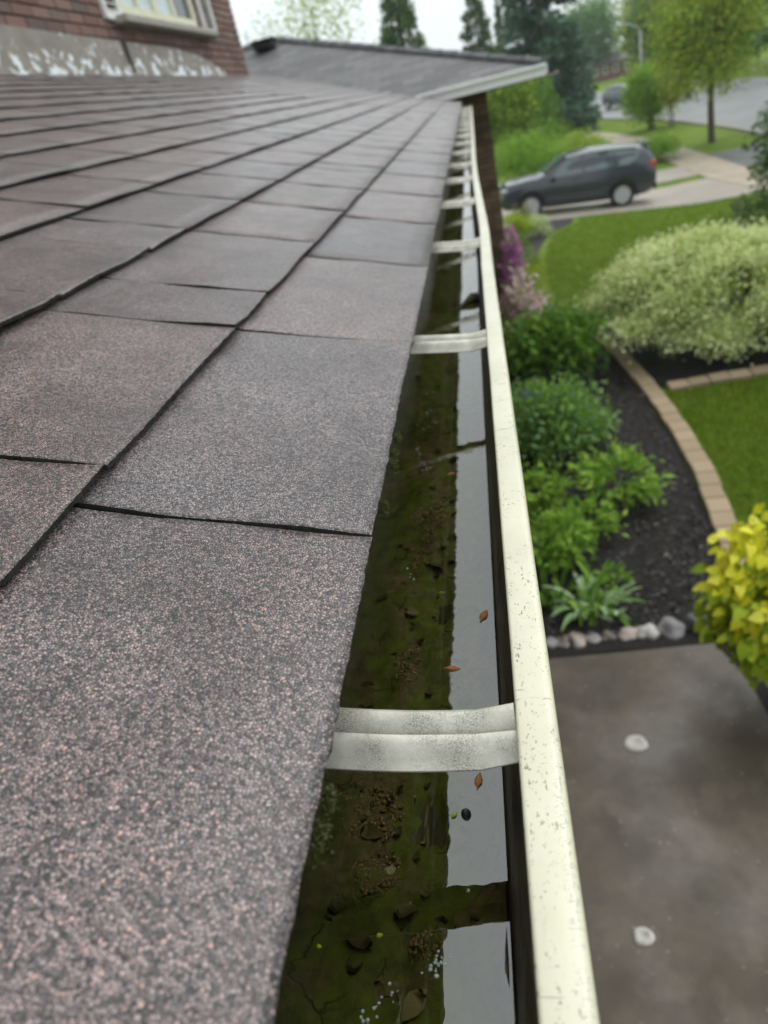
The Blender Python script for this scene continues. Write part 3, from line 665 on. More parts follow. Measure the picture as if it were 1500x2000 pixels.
# drifts of loose granules
pts = []
for cx, cy, rx, ry, n_ in ((-.122, .272, .020, .016, 520), (-.110, .232, .014, .012, 300), (-.112, .265, .016, .014, 300), (-.103, .393, .010, .020, 340), (-.094, .595, .020, .03, 460), (-.10, .53, .012, .02, 160), (-.078, .19, .010, .012, 120), (-.10, .80, .02, .05, 300)):
    for _ in range(n_):
        a, q = rr.uniform(0, 6.28), rr.random() ** .5; pts.append((cx + rx * q * math.cos(a), cy + ry * q * math.sin(a) + .3 * rx * q * math.sin(2.3 * a)))
gv, gf, gr = [], [], []
for x, y in pts:
    z = sed_z(x, y) + .0004; s_ = rr.uniform(.0006, .0013); b = len(gv); rv = rr.random()
    for k in range(5): a = 6.283 * k / 5 + rv * 6; gv.append((x + s_ * math.cos(a) * rr.uniform(.7, 1.2), y + s_ * math.sin(a) * rr.uniform(.7, 1.2), z)); gr.append(rv)
    gv.append((x + s_ * .2, y, z + s_ * .9)); gr.append(rv)
    for k in range(5): gf.append((b + k, b + (k + 1) % 5, b + 5))
t = NT('loose_granules'); a = t.n('Attribute', _attribute_name='rnd'); MAT['granule'] = t.done(t.bsdf(t.ramp(a.outputs['Fac'], [(0, (.022, .014, .012)), (.5, (.085, .045, .032)), (.85, (.17, .078, .05)), (1, (.30, .13, .08))]), .4, None, .5))
tag(link('granules', np_mesh('granules', np.array(gv), np.array(gf), np.array(gr)), MAT['granule']), 'drifts of washed off shingle granules under the gutter water', 'granules', kind='stuff')
n_ = 520; fy_ = -.2 + RNG.random(n_) ** 1.4 * 3.2; fx_ = RNG.uniform(-.143, -.042, n_)
P = np.array([(x, y, sed_z(x, y) + .0012) for x, y in zip(fx_, fy_)]); ok = P[:, 2] < ZW - .002; P = P[ok]
t = NT('rotting_leaf'); a = t.n('Attribute', _attribute_name='rnd'); MAT['rot'] = t.done(t.bsdf(t.ramp(a.outputs['Fac'], [(0, (.020, .016, .008)), (.5, (.05, .038, .020)), (.85, (.10, .072, .040)), (1, (.17, .13, .085))]), .5, t.bump(t.noise(t.coord('Object'), 500, 3), .4, .001), .4))
tag(link('leaf_litter', oval_mesh('leaf_litter', P, RNG.normal(size=P.shape) * np.array([1, 1, .12]), RNG.uniform(.004, .017, len(P)), .6, up=RNG.normal(size=P.shape) * .25 + np.array([0, 0, 1.])), MAT['rot']), 'rotting leaf scraps lying in the gutter silt', 'leaf litter', kind='stuff')
# foam, bubbles, seeds afloat
t = NT('foam'); p = t.bsdf((.8, .84, .86), .08, None, .8); p.inputs['Alpha'].default_value = .35; MAT['foam'] = t.done(p)
def dome(mb_, x, y, r, n=8):
    rings = [[(x + r * math.cos(e) * math.cos(2 * math.pi * k / n), y + r * math.cos(e) * math.sin(2 * math.pi * k / n), ZW + .0002 + r * .8 * math.sin(e)) for k in range(n)] for e in (0, .5, 1.0, 1.45)]
    mb_.sweep(rings, True, 0); mb_.add(rings[-1], [tuple(range(n))])
def wpos(px_x, py_y): return px_x, py_y
foams = [('cluster of foam bubbles beside the sky reflection nearest the camera', [(-.069, .169)], 22, .006), ('smeared string of foam bubbles in the nearest corner of the gutter', [(-.094, .154), (-.10, .150), (-.089, .158)], 16, .005),
         ('small white bubble pair near the reflected hanger', [(-.055, .204)], 3, .0022), ('pale foam curl drifting in mid gutter', [(-.103, .675), (-.106, .70), (-.109, .715), (-.100, .66)], 22, .006),
         ('scattered foam specks left of the second hanger reflection', [(-.103, .87), (-.098, .82), (-.095, .80), (-.10, .77)], 26, .02), ('tiny bubbles floating above the dark granule patch', [(-.104, .485), (-.10, .475), (-.10, .47)], 6, .004)]
for lab, cs, n_, sp_ in foams:
    mb = MB()
    for i in range(n_):
        cx, cy = cs[i % len(cs)]; dome(mb, cx + rr.gauss(0, sp_ * .4), cy + rr.gauss(0, sp_ * .55), rr.uniform(.0003, .0010))
    tag(mb.build('foam', MAT['foam'], smooth=True), lab, 'foam', 'foam floating in the gutter')
def floater(name, x, y, l_, w_, ang, mat, lab, cat, z=None):
    mb_ = MB(); pts_ = []
    for k in range(14):
        a = 2 * math.pi * k / 14; q = .5 - .5 * math.cos(a); ww = (.35 + .65 * math.sin(math.pi * min(1, q * .8 + .1)) ** 1.3) * (1 if cat == 'leaf' else (.45 if q < .3 else 1))
        pts_.append((l_ * q * math.cos(ang) - w_ * .5 * math.sin(a) * ww * math.sin(ang), l_ * q * math.sin(ang) + w_ * .5 * math.sin(a) * ww * math.cos(ang), .0004 * math.sin(5 * q)))
    mb_.add(pts_ + [(l_ * .5 * math.cos(ang), l_ * .5 * math.sin(ang), .0011)] + [(p[0], p[1], p[2] - .0004) for p in pts_], [(k, (k + 1) % 14, 14) for k in range(14)] + [(k, 15 + k, 15 + (k + 1) % 14, (k + 1) % 14) for k in range(14)])
    me = mb_.mesh(name, True); at_ = me.attributes.new('rnd', 'FLOAT', 'POINT'); at_.data.foreach_set('value', [rr.random() for _ in me.vertices])
    o = link(name, me, mat, None, (x, y, (ZW + .0006) if z is None else z)); tag(o, lab, cat, 'bits of debris in the gutter'); return o
MAT['seed'] = foliage('orange_seed', [(0, (.42, .16, .06)), (1, (.58, .26, .11))], tcol=(.5, .2, .05))
floater('maple_seed', -.0705, .361, .012, .0045, -.15, MAT['seed'], 'orange winged seed floating at the edge of the sky reflection', 'seed')
floater('maple_seed', -.049, .262, .012, .0045, 1.4, MAT['seed'], 'reddish seed under water just past the near hanger', 'seed')
floater('maple_seed', -.045, .405, .015, .006, 1.2, MAT['seed'], 'pale seed wing lying in the sky reflection by the lip', 'seed')
floater('maple_seed', -.075, .64, .009, .004, .4, MAT['seed'], 'small orange seed in the far dark water', 'seed')
floater('green_petal', -.098, .183, .0034, .0022, .5, MAT['leaf_lime'], 'lime green leaf scrap between the near mud patches', 'leaf')
floater('green_petal', -.1275, .179, .003, .002, .1, MAT['leaf_lime'], 'green leaf scrap closest to the shingle edge', 'leaf')
floater('green_petal', -.077, .445, .005, .0022, .3, MAT['leaf_green'], 'green leaf scrap left of the sky reflection', 'leaf')
floater('green_petal', -.063, .245, .005, .0025, .9, MAT['leaf_lime'], 'pale green scrap in the first sky reflection', 'leaf')
b_ = MB(); b_.lathe([(.0001, 0), (.0022, 0), (.0028, .0012), (.0024, .0030), (.0012, .0042), (.0001, .0046)], (0, 0, 0), 'z', 12)
tag(b_.build('snail_shell', MAT['black_plastic'], smooth=True, loc=(-.055, .247, ZW - .0008)), 'small black snail shell breaking the water by the near hanger', 'snail shell')
tw = MB(); tw.tube([(-.036, 1.285, ZW + .003), (-.045, 1.28, ZW + .006), (-.056, 1.265, ZW + .004), (-.075, 1.235, ZW - .002)], [.010, .009, .005, .001], 7)
for i_ in range(3): pass
tag(tw.build('dead_leaf', MAT['bark'], smooth=True), 'curled brown dead leaf poking out beside the lip past the second hanger', 'leaf')

# ------------------------------------------------------------------ garage wing beyond the gutter
GYE, GXE, GZE, GS, GD = 9.2, .815, -.052, .325, 3.55
garage = tag(empty('garage', (GXE - .6, 9.7, -3.25)), 'brown brick garage wing with grey hipped shingle roof', 'garage')
def gc(o): o.parent = garage; o.matrix_parent_inverse = Matrix.Translation((-(GXE - .6), -9.7, 3.25)); return o
CX = .195
gw = MB(); gw.box((CX - 3.6, 9.74 + 3.1, -1.77), (7.2, 6.2, 3.2)); gwall = gc(gw.build('wall', MAT['mortar_brown'])); gwall['label'] = 'brown brick side wall under the white eave'
z = -3.36; row = 0
while z < -.19:
    x = CX - .004 - (0.0 if row % 2 else .11)
    xs_ = [CX] if row % 2 else [CX]
    x1 = CX + .003; first = True
    while x1 > -.62:
        L = (.105 if (row % 2 and first) else .215); first = False
        if x1 - L < .22: brick_obj(gwall, 'brick_brown', (x1 - L / 2, 9.738 + rr.uniform(-.002, .002), z + CH / 2), (L, .024, CH - .010))
        x1 -= L + .010
    z += CH; row += 1
# roof planes: stepped courses on the side facing us, plain others
rf = MB(); nC = 24
def gpl(x, d, w=0): return Vector((x, GYE + d - w * .31, GZE + GS * d + w * .95))
for k in range(nC):
    d0, d1 = GD * k / nC, GD * (k + 1) / nC
    xr0, xr1 = GXE - d0, GXE - d1
    pts_ = [gpl(-7.5, d0, .005), gpl(xr0, d0, .005), gpl(xr1, d1, 0), gpl(-7.5, d1, 0), gpl(-7.5, d0, 0), gpl(xr0, d0, 0)]
    rf.add(pts_, [(0, 1, 2, 3), (4, 5, 1, 0)])
P1, P2, P3 = Vector((GXE, GYE, GZE)), Vector((GXE, GYE + 2 * GD, GZE)), Vector((GXE - GD, GYE + GD, GZE + GS * GD))
P4, P5 = Vector((-7.5, GYE + GD, GZE + GS * GD)), Vector((-7.5, GYE + 2 * GD, GZE))
rf.add([P1, P2, P3], [(0, 1, 2)]); rf.add([P2, P5, P4, P3], [(0, 1, 2, 3)])
me = rf.mesh('roof')
# texture space of the roof follows the slope: keep the roof mesh in a frame where x runs along the eave and y up the slope
ang = math.atan(GS); RR = Matrix.Rotation(ang, 4, 'X'); RR.translation = P1
me.transform(RR.inverted()); me.materials.append(MAT['garage_shingle'])
ro = bpy.data.objects.new('roof', me); COL.objects.link(ro); gc(ro); ro.matrix_basis = RR
hp = MB()
for k in range(20):
    a_, b_2 = P1.lerp(P3, k / 20), P1.lerp(P3, (k + 1.08) / 20)
    hp.tube([a_ + Vector((0, 0, .012)), b_2 + Vector((0, 0, .004))], [.055, .05], 6)
for k in range(16):
    a_, b_2 = P3.lerp(P4, k / 16), P3.lerp(P4, (k + 1.05) / 16); hp.tube([a_ + Vector((0, 0, .012)), b_2 + Vector((0, 0, .004))], [.055, .05], 6)
cap = hp.build('ridge_cap', MAT['garage_shingle']); cap.parent = ro; cap.matrix_parent_inverse = RR.inverted() @ Matrix.Identity(4)
vb = MB(); vb.box((-2.86, 12.42, 1.06), (.30, .26, .10), bev=.02); vb.box((-2.86, 12.42, 1.12), (.36, .32, .03), bev=.008); gc(vb.build('roof_vent', MAT['black_plastic']))
ft = MB(); ft.sweep([[(x, GYE - .105, GZE + .002), (x, GYE - .11, GZE - .012), (x, GYE - .10, GZE - .03), (x, GYE - .082, GZE - .06), (x, GYE - .080, GZE - .108), (x, GYE + .0, GZE - .108), (x, GYE + .0, GZE - .006), (x, GYE - .09, GZE + .004)] for x in (-1.2, GXE + .02)], True, 0, True)
gc(ft.build('eave_trough', MAT['gutter_white']))
sf = MB(); sf.box((CX - 3.2, 9.47, GZE - .118), (8.02, .54, .012)); sf.box((CX + .31, 13.0, GZE - .118), (.62, 6.5, .012)); gc(sf.build('soffit', MAT['soffit']))
ft = MB(); ft.box((GXE + .03, 12.8, GZE - .045), (.05, 7.0, .09)); gc(ft.build('front_fascia', MAT['gutter_white']))

# ------------------------------------------------------------------ edging, stones, path marks
edging = tag(empty('garden_edging', (1.4, 6, -3.2)), 'curving row of tan concrete pavers between mulch and lawn', 'edging')
mbp = MB(); mbp.box((0, 0, 0), (.165, .196, .09), bev=.010); pme = mbp.mesh('paver'); pme.materials.append(MAT['paver'])
def paver(x, y, a, par, org):
    o = bpy.data.objects.new('paver', pme); COL.objects.link(o); o.parent = par; o.matrix_parent_inverse = Matrix.Translation(-Vector(org))
    o.location = (x + rr.uniform(-.006, .006), y, g(x, y) + .022 + rr.uniform(-.004, .004)); o.rotation_euler = (rr.uniform(-.02, .02), rr.uniform(-.02, .02), a)
y = EDGE[0][1] + .1
while y < 9.95:
    x = lerp_pl(EDGE, y); dx = lerp_pl(EDGE, y + .05) - lerp_pl(EDGE, y - .05); paver(x, y, -math.atan2(dx, .1), edging, (1.4, 6, -3.2)); y += .201
edging2 = tag(empty('garden_edging', (2.4, 7.27, -3.2)), 'straight paver edge in front of the cream variegated shrub', 'edging')
x = 1.68
while x < 5: paver(x, 7.25 + .01 * math.sin(x * 3), math.pi / 2 + rr.uniform(-.02, .02), edging2, (2.4, 7.27, -3.2)); x += .201
MAT['stone_w'] = plain('pale_stone', (.50, .48, .42), .6, .25, 18, .3); MAT['stone_p'] = plain('mauve_stone', (.26, .24, .25), .55, .3, 18, .3)
MAT['stone_d'] = plain('dark_wet_stone', (.075, .08, .085), .35, .3, 18, .3); MAT['stone_t'] = plain('tan_stone', (.20, .17, .145), .6, .3, 18, .3); MAT['stone_k'] = plain('pink_stone', (.38, .315, .285), .6, .2, 18, .3)
def stone(x, y, s, mat, lab, zs=.75):
    bm = bmesh.new(); bmesh.ops.create_icosphere(bm, subdivisions=3, radius=1); from mathutils import noise
    sd = Vector((x * 11, y * 7, 3)); ax = Vector((1 + rr.uniform(-.15, .25), 1 + rr.uniform(-.15, .15), zs))
    for v in bm.verts:
        n_ = noise.noise(v.co * 1.1 + sd) * .55 + noise.noise(v.co * 2.6 + sd) * .16
        v.co = Vector((v.co.x * ax.x, v.co.y * ax.y, v.co.z * ax.z)) * (1 + n_) * s
    me = bpy.data.meshes.new('border_stone'); bm.to_mesh(me); bm.free(); me.polygons.foreach_set('use_smooth', [True] * len(me.polygons))
    o = link('border_stone', me, MAT[mat], None, (x, y, -3.2 + s * zs * .40)); o.rotation_euler = (0, 0, rr.uniform(0, 6)); tag(o, lab, 'stone', 'stones edging the end of the garden bed')
for a in ((.625, 3.555, .068, 'stone_w', 'pale round stone in the border, lightest of the row'), (.765, 3.565, .075, 'stone_p', 'mauve flat stone between the pale and the dark border stones'),
          (.935, 3.575, .085, 'stone_d', 'large dark wet stone near the path corner'), (.50, 3.55, .055, 'stone_k', 'pinkish stone under the drooping dry leaf'), (.385, 3.55, .055, 'stone_t', 'tan stone left of the pinkish one below the striped leaves'),
          (.285, 3.545, .055, 'stone_p', 'grey mauve stone under the striped leaf clump'), (.195, 3.55, .058, 'stone_k', 'pink stone third from the gutter lip'), (.105, 3.545, .052, 'stone_t', 'brown stone second from the gutter lip'),
          (.015, 3.55, .05, 'stone_p', 'grey stone closest to the gutter lip'), (1.08, 3.60, .06, 'stone_t', 'brown stone at the right end of the border row'), (1.17, 3.72, .055, 'stone_d', 'dark stone turning the corner beneath the golden shrub')): stone(*a)
MAT['sand'] = plain('pale_sand', (.55, .53, .48), .8, .15, 60, .5)
for x, y, r_, lab in ((.385, 2.70, .060, 'pale sandy ring on the path, farther from the camera'), (.222, 1.705, .043, 'white sandy ring on the path, nearest the camera')):
    mb = MB(); mb.lathe([(.001, .002), (r_ * .28, .001), (r_ * .48, .012), (r_ * .75, .014), (r_ * .95, .004), (r_ * 1.02, 0)], (0, 0, 0), 'z', 22)
    mb.v = [(v[0] * (1 + .10 * math.sin(3 * math.atan2(v[1], v[0]) + x * 9)), v[1] * (1 + .09 * math.cos(2 * math.atan2(v[1], v[0]))), v[2]) for v in mb.v]
    tag(mb.build('sand_ring', MAT['sand'], smooth=True, loc=(x, y, -3.168)), lab, 'sand ring', 'sandy rings on the path')
# mulch chips
n_ = 9000
cx_ = RNG.uniform(-.1, 1.3, n_); cy_ = 3.55 + RNG.random(n_) ** 1.3 * 6; keep = np.array([x < lerp_pl(bed_r, y) - .03 for x, y in zip(cx_, cy_)]); cx_, cy_ = cx_[keep], cy_[keep]
P = np.stack([cx_, cy_, np.full(len(cx_), -3.2 + .034)], 1) + RNG.normal(size=(len(cx_), 3)) * np.array([0, 0, .006])
tag(link('mulch_chips', leaf_mesh('mulch_chips', P, RNG.normal(size=(len(P), 3)) * np.array([1, 1, .35]), RNG.uniform(.015, .05, len(P)), .4, curl=.05), MAT['chip']), 'loose dark bark chips scattered over the bed', 'mulch', kind='stuff')
# grass blades on the near lawn and thin tufts farther off
def grass(name, n, fx_, fy_, h, lab):
    x = fx_(n); y = fy_(n); ok = np.array([x_ > lerp_pl(bed_r, y_) + .17 for x_, y_ in zip(x, y)]) & ~((y > 7.2) & (y < 10.3) & (x < 5.3)); x, y = x[ok], y[ok]
    P = np.stack([x, y, np.array([g(a, b) - .004 for a, b in zip(x, y)])], 1); D = RNG.normal(size=(len(x), 3)) * .45 + np.array([0, 0, 1.])
    o = link(name, card_mesh(name, P, D, RNG.uniform(.6, 1.25, len(x)) * h, .16), MAT['leaf_grass']); tag(o, lab, 'grass', kind='stuff')
MAT['leaf_grass'] = foliage('grass_blades', [(0, (0.117, 0.213, 0.018)), (.5, (0.216, 0.336, 0.029)), (1, (0.374, 0.480, 0.053))], spec=.10)
grass('grass', 42000, lambda n: RNG.uniform(1.2, 4.2, n), lambda n: RNG.uniform(3.4, 7.25, n), .055, 'short grass on the lawn right of the paver edging')
grass('grass', 60000, lambda n: RNG.uniform(.6, 8.5, n), lambda n: RNG.uniform(10.2, 22.35, n), .07, 'mown grass between the shrubs and the driveway')

# ------------------------------------------------------------------ plants
def bush(name, lab, cat, base, rad, mats, n, leaf, wl=.5, clumps=26, flat=1.0, group=None, stems=5, lower=.15, mixw=None, droop=0., fill=.55, jit=.22, spray=.55):
    """shrub of many leaf faces in uneven clumps; parts: stems, foliage (one mesh per leaf colour)"""
    bx, by, bz = base; rx, ry, rz = rad
    e = tag(empty(name, base), lab, cat, group)
    C = []
    while len(C) < clumps:
        p = RNG.normal(size=3); p /= np.linalg.norm(p); p *= RNG.uniform(fill, 1.0) ** .6
        if p[2] < -.75 + lower: continue
        C.append(p)
    C = np.array(C) * RNG.uniform(.80, 1.12, (clumps, 1)); ctr = np.array([0, 0, rz * (1 if lower < .5 else .9)])
    mb = MB()
    for i in range(stems):
        q = C[i % len(C)] * np.array(rad) * .8 + ctr; k0 = Vector((RNG.uniform(-.12, .12) * rx, RNG.uniform(-.12, .12) * ry, -.01))
        mid = (k0 + Vector(q)) / 2 + Vector((RNG.normal() * .06 * rx, RNG.normal() * .06 * ry, .1 * rz))
        r0 = max(.004, .022 * min(rx, ry)); mb.tube([k0, mid, Vector(q)], [r0, r0 * .7, r0 * .3], 5)
    mb.build('stem', MAT['twig'], e)
    for mi, mt in enumerate(mats):
        nn = int(n * (mixw[mi] if mixw else 1 / len(mats)))
        idx = RNG.integers(0, clumps, nn); out = unit(C[idx])
        off = RNG.normal(size=(nn, 3)) * jit
        Pn = C[idx] * .86 + off; Pn[:, 2] = np.maximum(Pn[:, 2], -.97 + lower * .2)
        P = Pn * np.array([rx, ry, rz * flat]) + ctr
        D = unit(P - ctr) * .8 + RNG.normal(size=(nn, 3)) * spray + np.array([0, 0, .25 - droop])
        S = RNG.uniform(.65, 1.25, nn) * leaf
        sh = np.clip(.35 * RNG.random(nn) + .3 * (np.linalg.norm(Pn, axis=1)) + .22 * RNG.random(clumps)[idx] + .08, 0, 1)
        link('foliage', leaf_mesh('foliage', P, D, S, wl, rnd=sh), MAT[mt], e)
    return e
G0 = -3.19
# large cream variegated dogwood and its right neighbour
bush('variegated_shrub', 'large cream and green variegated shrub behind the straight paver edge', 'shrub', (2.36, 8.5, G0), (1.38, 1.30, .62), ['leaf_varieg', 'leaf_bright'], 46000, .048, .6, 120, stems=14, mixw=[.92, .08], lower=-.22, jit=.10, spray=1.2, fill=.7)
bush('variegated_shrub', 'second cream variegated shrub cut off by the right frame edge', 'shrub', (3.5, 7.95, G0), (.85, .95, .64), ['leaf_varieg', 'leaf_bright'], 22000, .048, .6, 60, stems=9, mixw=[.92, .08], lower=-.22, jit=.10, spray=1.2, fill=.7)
bush('peony_bush', 'dark green leafy mound between pink flowers and the paver curve', 'shrub', (.56, 8.1, G0), (.52, .52, .36), ['leaf_deep', 'leaf_green'], 3600, .11, .42, 46, stems=10, mixw=[.6, .4])
cr_ = bush('cranesbill', 'round mid green mound with a single violet flower', 'shrub', (.37, 6.35, G0), (.50, .52, .28), ['leaf_green', 'leaf_hazy'], 6500, .055, .6, 60, stems=9, mixw=[.5, .5])
fl_ = RNG.normal(size=(26, 3)) * .022 + np.array([-.17, .05, .52]); link('flower', leaf_mesh('flower', fl_, RNG.normal(size=(26, 3)), np.full(26, .06), .7), MAT['fl_purple'], cr_)
bush('small_shrub', 'small light green shrub alone in the middle of the mulch', 'shrub', (.74, 5.15, G0), (.30, .30, .22), ['leaf_bright', 'leaf_green'], 620, .085, .4, 20, stems=8, mixw=[.6, .4], lower=.3, jit=.2)
bush('perennial_clump', 'low bright leafy clump just below the round cranesbill mound', 'plant', (.12, 5.3, G0), (.22, .26, .15), ['leaf_bright', 'leaf_green'], 420, .085, .4, 18, stems=6, mixw=[.5, .5])
bush('perennial_clump', 'mid green leafy clump beside the lip above the striped leaves', 'plant', (.15, 4.4, G0), (.26, .26, .20), ['leaf_green', 'leaf_bright'], 560, .095, .42, 20, stems=8, mixw=[.6, .4])
bush('perennial_clump', 'loose sprig of light green leaves at the edge of the bare mulch', 'plant', (.42, 4.72, G0), (.20, .22, .15), ['leaf_bright', 'leaf_green'], 240, .085, .42, 10, stems=5)
bush('perennial_clump', 'tiny green seedling right of the striped leaves', 'plant', (.50, 4.05, G0), (.10, .10, .09), ['leaf_green'], 60, .08, .4, 6, stems=3)
bush('lime_shrub', 'lime green shrub left of the lawn past the pink flowers', 'shrub', (.50, 12.2, g(.5, 12.2)), (.30, .36, .32), ['leaf_lime', 'leaf_olive'], 2200, .05, .5, 30, mixw=[.6, .4])
bush('lime_shrub', 'yellow lime shrub in front of the dark car', 'shrub', (.66, 18.9, g(.66, 18.9)), (.36, .4, .36), ['leaf_lime'], 2200, .06, .5, 30)
bush('pale_shrub', 'whitish variegated plant in front of the car wheel', 'shrub', (1.22, 19.3, g(1.2, 19.3)), (.30, .3, .26), ['leaf_silver', 'leaf_varieg'], 900, .08, .4, 20)
bush('rust_shrub', 'rusty red leaved plant by the car front wheel', 'shrub', (.92, 20.6, g(.9, 20.6)), (.28, .3, .38), ['leaf_rust', 'leaf_green'], 800, .07, .4, 18)
bush('border_plant', 'low green plant between the lime shrub and the lawn edge', 'plant', (.62, 14.6, g(.6, 14.6)), (.32, .5, .22), ['leaf_green', 'leaf_olive'], 1100, .07, .4, 20)
bush('border_plant', 'low dark green plant behind the magenta flowers', 'plant', (.55, 16.4, g(.6, 16.4)), (.30, .5, .26), ['leaf_deep', 'leaf_green'], 1000, .07, .4, 20)
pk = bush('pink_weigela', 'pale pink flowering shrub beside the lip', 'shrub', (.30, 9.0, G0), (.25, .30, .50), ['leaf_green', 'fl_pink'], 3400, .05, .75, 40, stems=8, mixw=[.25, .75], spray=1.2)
mg = bush('magenta_flowers', 'upright magenta flower spikes against the brown brick wall', 'flower', (.22, 9.55 - .3, G0 ), (.14, .14, .70), ['leaf_green', 'fl_magenta'], 2600, .05, .7, 18, stems=7, mixw=[.2, .8], jit=.2, spray=1.0)
mg.location = (.245, 9.45, G0 + .02)
# striped strap-leaved clump with dying leaves, iris fans
def straps(name, lab, base, n, L, W, mats, spread=.5, dry=0):
    e = tag(empty(name, base), lab, 'plant')
    for i in range(n):
        a = rr.uniform(0, 6.283); l_ = L * rr.uniform(.65, 1.15); w_ = W * rr.uniform(.7, 1.15); up = rr.uniform(.35, 1.0) if i >= dry else .25
        if i < dry: a = -1.35 + .5 * i; l_ = L * 1.0
        h = Vector((math.cos(a), math.sin(a), 0)); sd = Vector((-math.sin(a), math.cos(a), 0)); rings = []
        r0 = rr.uniform(0, .05); ox, oy = rr.gauss(0, .07), rr.gauss(0, .05)
        for k in range(9):
            q = k / 8; p = Vector((ox, oy, 0)) + h * (r0 + l_ * spread * (q ** 1.3) * (1.25 - .5 * up)) + Vector((0, 0, l_ * (up * q * 1.1 - (.75 * q * q * (1.15 - up * .6)))))
            if i < dry: p.z = max(p.z, .02 - .10 * sm(.6, 1, q))
            ww = w_ * (math.sin(math.pi * (q * .86 + .12)) ** .7) * .5
            rings.append([p + sd * ww + Vector((0, 0, ww * .35)), p, p - sd * ww + Vector((0, 0, ww * .35))])
        mb = MB(); mb.sweep(rings); me = mb.mesh('leaf', True)
        at_ = me.attributes.new('rnd', 'FLOAT', 'POINT'); v0 = rr.random()
        at_.data.foreach_set('value', [min(1, max(0, v0 * .5 + (.45 if j % 3 != 1 else 0))) for j in range(len(me.vertices))])
        link('leaf', me, MAT['leaf_dry'] if i < dry else MAT[mats[i % len(mats)]], e)
    return e
straps('striped_clump', 'white striped strap leaved clump behind the border stones', (.32, 3.84, G0), 70, .36, .038, ['leaf_silver', 'leaf_silver', 'leaf_bright', 'leaf_silver', 'leaf_green'], .75, dry=3)
straps('iris_fan', 'green upright iris leaves beside the lip', (.10, 3.95, G0), 30, .36, .04, ['leaf_deep', 'leaf_green'], .4)
straps('iris_fan', 'dark green blade leaves at the bare mulch edge', (.36, 4.3, G0), 7, .26, .045, ['leaf_green', 'leaf_deep'], .35)
# golden shrub at the right of the path: big yellow leaves close to the camera
gs = tag(empty('golden_shrub', (1.36, 2.93, -3.2)), 'bright yellow leaved shrub overhanging the right of the path', 'shrub')
mb = MB(); tips = []
for i in range(15):
    q = Vector((rr.uniform(-.46, .12), rr.uniform(-.42, .30), rr.uniform(.52, 1.04))); q.x -= .05
    k0 = Vector((rr.uniform(-.05, .05), rr.uniform(-.05, .05), 0)); mid = k0.lerp(q, .55) + Vector((.06, 0, .10)); mb.tube([k0, mid, q], [.011, .008, .003], 6); tips += [k0.lerp(q, .72), k0.lerp(q, .85), q, q, q]
mb.build('stem', MAT['twig'], gs)
tips = np.array([tuple(p) for p in tips]); n_ = 1150; idx = RNG.integers(0, len(tips), n_); P = tips[idx] + RNG.normal(size=(n_, 3)) * .065
D = unit(P - np.array([.05, .0, .55])) * .6 + RNG.normal(size=(n_, 3)) * .5 + np.array([-.1, -.2, -.75]); hgt = P[:, 2]
ye = hgt + RNG.normal(size=n_) * .12 > .74
for sel, mt in ((ye, 'leaf_yellow'), (~ye, 'leaf_lime')):
    k_ = int(sel.sum()); link('foliage', oval_mesh('foliage', P[sel], D[sel], RNG.uniform(.068, .125, k_), .56, up=RNG.normal(size=(k_, 3)) * .35 + np.array([-.2, -.3, 1])), MAT[mt], gs)

# ------------------------------------------------------------------ trees
def tree(name, lab, base, H, trunk_h, rad, mats, n, leaf, clumps=60, tr=.12, group=None, lean=0, mixw=None, fill=.45, jit=.2, stems=1, cat='tree', wl=.6):
    e = tag(empty(name, base), lab, cat, group); mb = MB(); rx, ry, rz = rad; cz = H - rz
    C = []
    while len(C) < clumps:
        p = RNG.normal(size=3); p /= np.linalg.norm(p); p *= RNG.uniform(fill, 1) ** .5
        if p[2] > -.8: C.append(p)
    C = np.array(C); ctr = np.array([lean, 0, cz])
    for s_i in range(stems):
        o0 = Vector((rr.uniform(-.3, .3), rr.uniform(-.3, .3), -.05)) if stems > 1 else Vector((0, 0, -.05))
        top = Vector((lean + (rr.uniform(-.4, .4) * rx if stems > 1 else 0), rr.uniform(-.4, .4) * ry if stems > 1 else 0, cz + rz * .3)); t_ = tr / (stems ** .5)
        pts_ = [o0, o0.lerp(top, .3) + Vector((rr.uniform(-.05, .05), 0, 0)), o0.lerp(top, .65), top]; mb.tube(pts_, [t_ * 1.25, t_, t_ * .65, t_ * .2], 8)
        for i in range(max(3, 9 // stems)):
            q = C[rr.randrange(clumps)] * np.array(rad) * .75 + ctr; st_ = o0.lerp(top, rr.uniform(trunk_h / max(H, .1), .85)); qv = Vector(q)
            mb.tube([st_, st_.lerp(qv, .5) + Vector((0, 0, .12 * rz)), qv], [t_ * .4, t_ * .25, t_ * .08], 5)
    mb.build('trunk', MAT['bark'], e)
    for mi, mt in enumerate(mats):
        nn = int(n * (mixw[mi] if mixw else 1 / len(mats))); idx = RNG.integers(0, clumps, nn)
        Pn = C[idx] * .85 + RNG.normal(size=(nn, 3)) * jit; P = Pn * np.array(rad) + ctr; P[:, 2] = np.maximum(P[:, 2], trunk_h * .8)
        D = unit(P - ctr) + RNG.normal(size=(nn, 3)) * .7 + np.array([0, 0, -.15])
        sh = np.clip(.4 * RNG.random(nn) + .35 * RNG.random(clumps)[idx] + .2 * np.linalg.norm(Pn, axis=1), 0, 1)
        link('crown', card_mesh('crown', P, D, RNG.uniform(.6, 1.3, nn) * leaf, wl, rnd=sh), MAT[mt], e)
    return e
